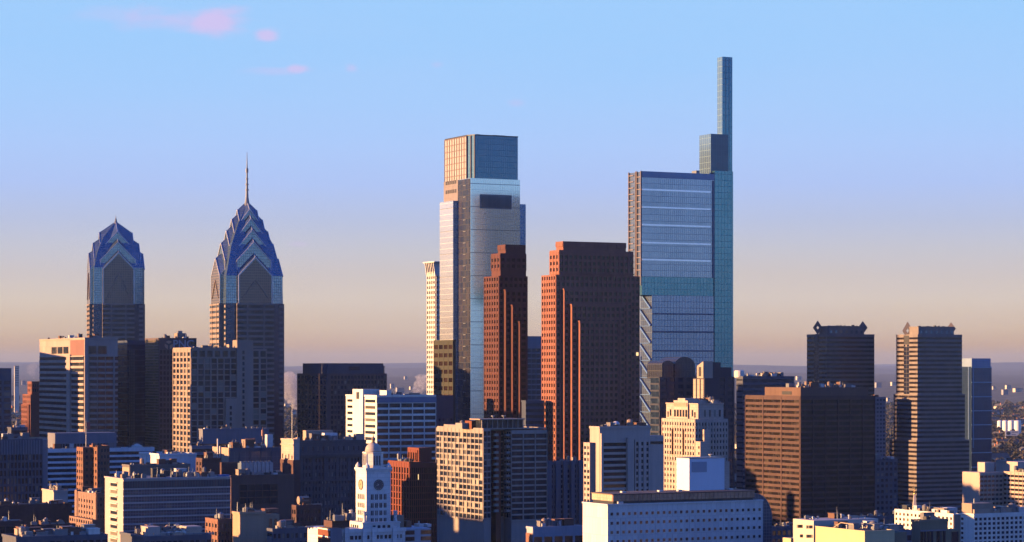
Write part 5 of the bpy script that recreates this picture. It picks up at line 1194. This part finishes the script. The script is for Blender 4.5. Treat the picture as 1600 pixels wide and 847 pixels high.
for i in range(28): x_ = .9 + pit * i - .45; m.box(x_ - .05, x_ + .05, -.06, -.003, b.Z(798), 40) if False else m.box(x_ - .06, x_ + .06, -.06, -.003, 40, H - 2.2)
b.part('joint_ribs', m, wb)
# attic of copper-brown screens
y0 = 2.0; x0 = b.X(957.5, y0); x1 = b.X(1179, y0); z0 = H + .1; zt = b.Z(773.5, x0, y0); y1 = b.Yl(925, x0)
b.part('attic', Mesh().box(x0 + .4, x1 - .4, y0 + .4, y1, H, zt - .1), darkm)
rs = wallmat('copper_screen', (.58, .31, .19), .7, (1.6, 1.6), .5)
n = 34
for i in range(n): q = x0 + (x1 - x0) * i / n; b.part('attic_screen', Mesh().box(q + .06, q + (x1 - x0) / n - .06, y0 - .05, y0 + .35, z0 + (1.2 if i > 1 else 1.2), zt), rs)
for i in range(7): q = y0 + .4 + (y1 - y0 - .4) * i / 7; b.part('attic_screen', Mesh().box(x0 - .05, x0 + .35, q + .06, q + (y1 - y0) / 7 - .06, z0 + 1.2, zt), wallmat('cream_screen', (.58, .46, .32), .7, (1.6, 1.6), .4))
b.part('attic_roof', Mesh().box(x0 - .3, x1 + .2, y0 - .3, y1 + .2, zt, zt + .35), wallmat('brown_roofing', (.17, .12, .10), .9))
for q in (972, 1030, 1060, 1140): b.part('roof_vent', Mesh().box(b.X(q, 8), b.X(q, 8) + 1.6, 8, 9.5, zt + .35, zt + .9), whitem)
yp = 10.; xp = b.X(1077, yp); xq = b.X(1132, yp); zp = b.Z(716.5, xp, yp); yq = b.Yl(1057, xp)
bw = wallmat('pale_metal_cladding', (.66, .69, .74), .5, None, .06)
b.part('penthouse', Mesh().box(xp, xq, yp, yq, zt + .36, zp), bw); b.part('dark_panel', Mesh().box(b.X(1080.8, yp), b.X(1104.2, yp), yp - .12, yp - .004, b.Z(738, xp, yp), b.Z(722, xp, yp)), wallmat('slate_panel', (.30, .34, .40), .5, None, .05))
b.part('penthouse_cap', Mesh().box(xp - .15, xq + .15, yp - .15, yq + .15, zp, zp + .25), metal); b.part('satellite_dish', Mesh().lathe(b.X(1110, yp + 3), yp + 3, [(.08, zp + .25), (.08, zp + .6), (.8, zp + 1.1), (.85, zp + 1.3), (.1, zp + .9)], 14), whitem)
b.roof(0, W_, 0, D, H, roofl, .5); b.part('roof_kerb', Mesh().box(b.X(966, .8), b.X(974, .8), .8, 1.6, H + .5, H + 1.2), whitem); b.finish(wb)

# glass vault beyond its right end
b = Bld('glass_vault', 'blue glass barrel vault peeking out behind the right end of the big white building', 'building', 1206, 905, 27)
vg = curtain('vault_glass', (.05, .10, .17), (.07, .13, .21), (.14, .19, .25), 1.2, 1.2, .5, .2, .07)
R_ = 7.5; zv = b.Z(812) - 0; n = 20
b.part('vault', Mesh().poly([(-2 * R_, 0, zv - 30)] + [(-R_ - R_ * math.cos(math.pi * k / n), 0, zv + R_ * 1.32 * math.sin(math.pi * k / n)) for k in range(n + 1)] + [(0, 0, zv - 30)], (0, 20, 0)), vg)
m = Mesh()
for j in range(5):
    for k in range(n): 
        a0, a1 = math.pi * k / n, math.pi * (k + 1) / n
        m.bar((-R_ - R_ * 1.01 * math.cos(a0), j * 4, zv + R_ * 1.33 * math.sin(a0)), (-R_ - R_ * 1.01 * math.cos(a1), j * 4, zv + R_ * 1.33 * math.sin(a1)), .1)
b.part('rib', m, metal); b.finish(navy)
block('low_roof', 'dark low roof behind the yellow building at the bottom right', 'building', 1198, 1206, 1300, 826, 1000, greyd, n=dict(nb=12, fh=3.4), kit=14, seed=80)
block('low_roof', 'low blue grey roof between the yellow building and the white one with the gilded spire', 'building', 1350, 1366, 1425, 834, 870, greyw, n=dict(nb=6, fh=3.4, pier=.3), kit=16, seed=81)
block('low_roof', 'dark gravel roof behind the pale yellow building, below the sunlit notched tower', 'building', 1330, 1345, 1420, 810, 1250, greyd, n=dict(nb=8, fh=3.2), kit=10, seed=82)

# yellow building
b = Bld('yellow_building', 'bright yellow low building with a taller pale end at the bottom right', 'building', 1352.5, 800, 27)
yel = wallmat('yellow_stucco', (.58, .46, .26), .8, None, .1); pal = wallmat('pale_yellow_stucco', (.62, .50, .40), .8, None, .1)
H = b.Z(832); D = b.Yl(1241.5); ys_ = b.Yl(1273.7); W_ = b.X(1425)
b.wall.box(0, 12, .5, ys_, 0, H); zt = b.Z(812, 0, D); zt2 = b.Z(813.5, 0, ys_)
b.part('tall_end', Mesh().box(-.6, 26, ys_ + .01, D, 0, zt2), pal)
for (pa, pb, y_) in ((1245, 1254.5, 822.5), (1260, 1270, 823.5), (1250, 1255, 837.5), (1260, 1270, 838)):
    for i in range(4):
        q0, q1 = b.Yl(pa, -.6), b.Yl(pb, -.6); q = q1 + (q0 - q1) * i / 4; z = b.Z(y_, -.6, q); b.part('window', Mesh().box(-.72, -.604, q + .1, q + (q0 - q1) / 4 - .1, z - .55, z + .55), win)
ye = b.Yl(1225, -1); b.part('low_end', Mesh().box(-1.5, 20, D + .01, ye, 0, b.Z(841, 0, D)), yel)
b.part('roof_wing', Mesh().box(12.01, W_, 3, ys_, 0, H - .6), wallmat('olive_render', (.20, .17, .12), .85)); b.part('roof_rail', Mesh().bar((2, ys_ * .75, H), (2.5, ys_ * .6, H + 2.2), .15).bar((2.5, ys_ * .6, H + 2.2), (2.5, ys_ * .35, H + 2.0), .15).bar((2.5, ys_ * .35, H), (2.5, ys_ * .35, H + 2), .12), tan_l)
b.roof(0, 12, .5, ys_, H, None, .5, grow=.1); b.kit(2, 10, 6, ys_ - 6, H + .2, 8, 83, 1.4); b.kit(0, 18, ys_ + 2, D - 2, zt2, 6, 84, 1.2, [metal, whitem]); b.kit(14, W_ - 4, 6, ys_ - 6, H - .5, 16, 85, 1.8); b.finish(yel)

# white building with spire behind
b = Bld('white_apartment_block', 'white block with three rows of brown windows in front of the gilded spire', 'apartment block', 1490, 950, 27)
H = b.Z(804.5); D = b.Yl(1398.5); W_ = b.X(1501)
b.wall.box(0, W_, 0, D, 0, H); b.face('E', 0, 0, D, 40, H, nb=15, fh=2.05, pier=.5, sp=.48, dep=.25, top=1.0, glass=winmat('brown_panes', (.035, .02, .015), (.40, .26, .14), .35)); b.part('shaded_side', Mesh().box(.02, W_ + .02, -.2, -.004, 0, H), wallmat('shade_brown_render', (.24, .19, .16), .85))  # brown sheet over the white front, its shade put into the colour
y_ = b.Yl(1480, 4); b.part('penthouse', Mesh().box(4, 9, y_, b.Yl(1469, 4), H, b.Z(793.5, 4, y_)), whitem); b.part('roof_wall', Mesh().box(1.5, 2, b.Yl(1480, 1.5), b.Yl(1457, 1.5), H, H + 1.4), whitec)
b.roof(0, W_, 0, D, H, roofl, .4, grow=.2); b.kit(3, W_ - 2, 3, D - 3, H + .2, 10, 86, 1.2); b.finish(whitec)
Ysp = 1020; xs_ = (1429 - 800) / F * Ysp; zq = lambda py: HC - (py - HZ) / F * Ysp
sp = bpy.data.objects.new('church_spire', None); COL.objects.link(sp); sp.location = (xs_, Ysp, 0); tag(sp, 'slender cream spire topped by a gilded trumpeting figure', 'spire')
u_ = Ysp / F
Mesh().loft([([(-q, -q), (q, -q), (q, q), (-q, q)], z_) for q, z_ in ((4.2 * u_, 0), (4.2 * u_, zq(800)), (3.2 * u_, zq(796)), (2.2 * u_, zq(785)), (1.1 * u_, zq(772)))]).build('spire_shaft', wallmat('cream_spire', (.66, .56, .44), .6), sp)
Mesh().lathe(0, 0, [(.25, zq(772)), (.5, zq(771.5)), (.5, zq(770.6)), (.15, zq(770.4))], 12).build('orb', plain('gilding', (.62, .40, .14), .35, .7), sp)
# the figure: one skinned body
fm = bpy.data.meshes.new('gilded_figure'); zb0 = zq(770.4); hgt = zq(760.8) - zb0
J = [(0, 0, .50), (0, 0, .68), (0, 0, .82), (0, 0, .88), (0, 0, .955), (.07, 0, .26), (.07, 0, .0), (-.06, 0, .26), (-.06, 0, .0), (-.13, 0, .79), (-.26, 0, .84), (-.36, -.02, .93), (.13, 0, .79), (.19, 0, .64), (.17, -.03, .5)]
fm.from_pydata([(x * hgt, y * hgt, zb0 + z * hgt) for x, y, z in J], [(0, 1), (1, 2), (2, 3), (3, 4), (0, 5), (5, 6), (0, 7), (7, 8), (2, 9), (9, 10), (10, 11), (2, 12), (12, 13), (13, 14)], [])
fo = bpy.data.objects.new('gilded_figure', fm); COL.objects.link(fo); fo.parent = sp
sm = fo.modifiers.new('skin', 'SKIN')
for sv, r_ in zip(fm.skin_vertices[0].data, (.12, .10, .10, .045, .075, .09, .07, .09, .07, .05, .045, .035, .05, .045, .035)): sv.radius = (r_ * hgt, r_ * hgt)
fm.skin_vertices[0].data[0].use_root = True
fo.modifiers.new('sub', 'SUBSURF').levels = 2; fm.materials.append(MATS['gilding'])
Mesh().bar((-.36 * hgt, 0, zb0 + .93 * hgt), (-.02 * hgt, -.08 * hgt, zb0 + .93 * hgt), .035 * hgt).build('trumpet', MATS['gilding'], sp)

# olive building in front of it
b = block('olive_building', 'olive brown building with tall dark windows, in front of the white block with the spire', 'building', 1424.5, 1437, 1481, 816.5, 840, wallmat('olive_stone', (.22, .19, .13), .85), fin=False, kit=4, seed=87)
for pa, pb in ((1431.5, 1432.5),): pass
for px in (1438.5, 1443.5, 1449, 1454, 1463.5, 1468, 1473.5): b.part('tall_window', Mesh().box(b.X(px), b.X(px + 3.2), -.3, -.004, 40, b.Z(831)), win)
b.part('lintel', Mesh().box(b.X(1438), b.X(1477), -.6, -.005, b.Z(830.8), b.Z(828.5)), greyw)
x0 = b.W; b.wall.box(x0 - .01, b.X(1502), .5, b.D, 0, b.Z(829.5)); b.part('tall_window', Mesh().box(b.X(1487, .5), b.X(1497, .5), .3, .497, 40, b.Z(833)), win); b.finish(MATS['olive_stone'])

# white block at the bottom right corner
b = Bld('white_apartment_block', 'white block with a blank bright end wall at the bottom right corner', 'apartment block', 1521.7, 880, 27)
H = b.Z(805); D = b.Yl(1501); W_ = b.X(1625)
b.wall.box(0, W_, 0, D, 0, H); b.face('N', 0, -.2, W_, 40, H, nb=15, fh=1.72, pier=.36, sp=.42, dep=.3, top=1.0, glass=bandblue); 
for i in range(9): z = b.Z(812) - i * 1.72; b.part('end_window', Mesh().box(-.1, -.004, D - 1.6, D - .4, z - .5, z + .4), win)
y0 = b.Yl(1517); b.part('stair_house', Mesh().box(.4, 10, y0, D - .2, H, b.Z(787, 0, y0)), tanbox); x0 = b.X(1539, 3); b.part('plant_house', Mesh().box(.8, 8, 2, y0 - 1, H, b.Z(796, 0, 2)), tan_l)
b.roof(0, W_, 0, D, H, roofl, .5, grow=.2); b.part('pipe', Mesh().lathe(3, y0 + 2, [(.22, b.Z(787, 0, y0)), (.22, b.Z(780, 0, y0))], 8), metal); b.kit(10, W_ - 6, 2, D - 3, H + .2, 18, 88, 1.6, [whitem, metal, tan_l]); b.finish(whitec)

# apartment block at the right edge
b = Bld('apartment_block', 'cream balcony-striped apartment block at the right edge, half of it in shade', 'apartment block', 1612, 1240, 27)
H = b.Z(740); D = b.Yl(1568.5)
b.wall.box(0, 30, 0, D, 0, H); b.face('E', 0, 0, D, 40, H, nb=7, fh=2.34, pier=.06, sp=.5, dep=.8, mode='punch', glass=winb, top=1.2)
xl_ = b.X(1530, D); b.wall.box(xl_, -.01, D, D + 14, 0, H); b.face('N', D, xl_, -.9, 40, H, nb=6, fh=2.34, pier=.14, sp=.48, dep=.5, mode='punch', glass=band, top=1.6)
b.roof(0, 30, 0, D, H, roofl, .4, grow=.2); b.part('penthouse', Mesh().box(3, 14, b.Yl(1590, 3), b.Yl(1573, 3), H, b.Z(722, 3, D * .6)), MATS['cream_render']); b.part('penthouse', Mesh().box(xl_ + 6, xl_ + 12, D + 3, D + 9, H, H + 5), MATS['cream_render'])
b.kit(2, 10, 2, D - 2, H + .2, 8, 89, 1.5); b.finish(wallmat('cream_apartment', (.48, .37, .29), .8))
block('cream_block', 'cream blank block with a dark side behind the striped apartments at the right edge', 'building', 1556, 1578, 1640, 722, 1500, MATS['cream_render'], n=dict(nb=6, fh=3.2), kit=5, seed=90)
block('low_block', 'dark wooded-looking brick block beside the foot of the blue glass tower', 'building', 1540, 1549, 1560, 733, 1700, brickr, n=dict(nb=2, fh=3.2))

b = block('low_block', 'low blue grey block with a small orange lit end left of the big white building', 'building', 823, 833, 912, 827, 930, wallmat('pale_slate', (.36, .38, .42), .8), n=dict(nb=5, fh=4.2, pier=.2, sp=.35, glass=band, top=3), fin=False, kit=8, seed=91)
b.part('sun_toned_end', Mesh().box(-.4, -.26, 0, b.D, 0, b.H - 1.6), brickt); b.finish(MATS['pale_slate'])  # orange slab over the grey flank, low sun put into its colour
block('low_block', 'dark foreground block below the cream gridded apartments', 'building', 674, 682, 826, 832, 960, greyd, n=dict(nb=22, fh=3.0, pier=.3, sp=.4), kit=24, seed=92) if False else None
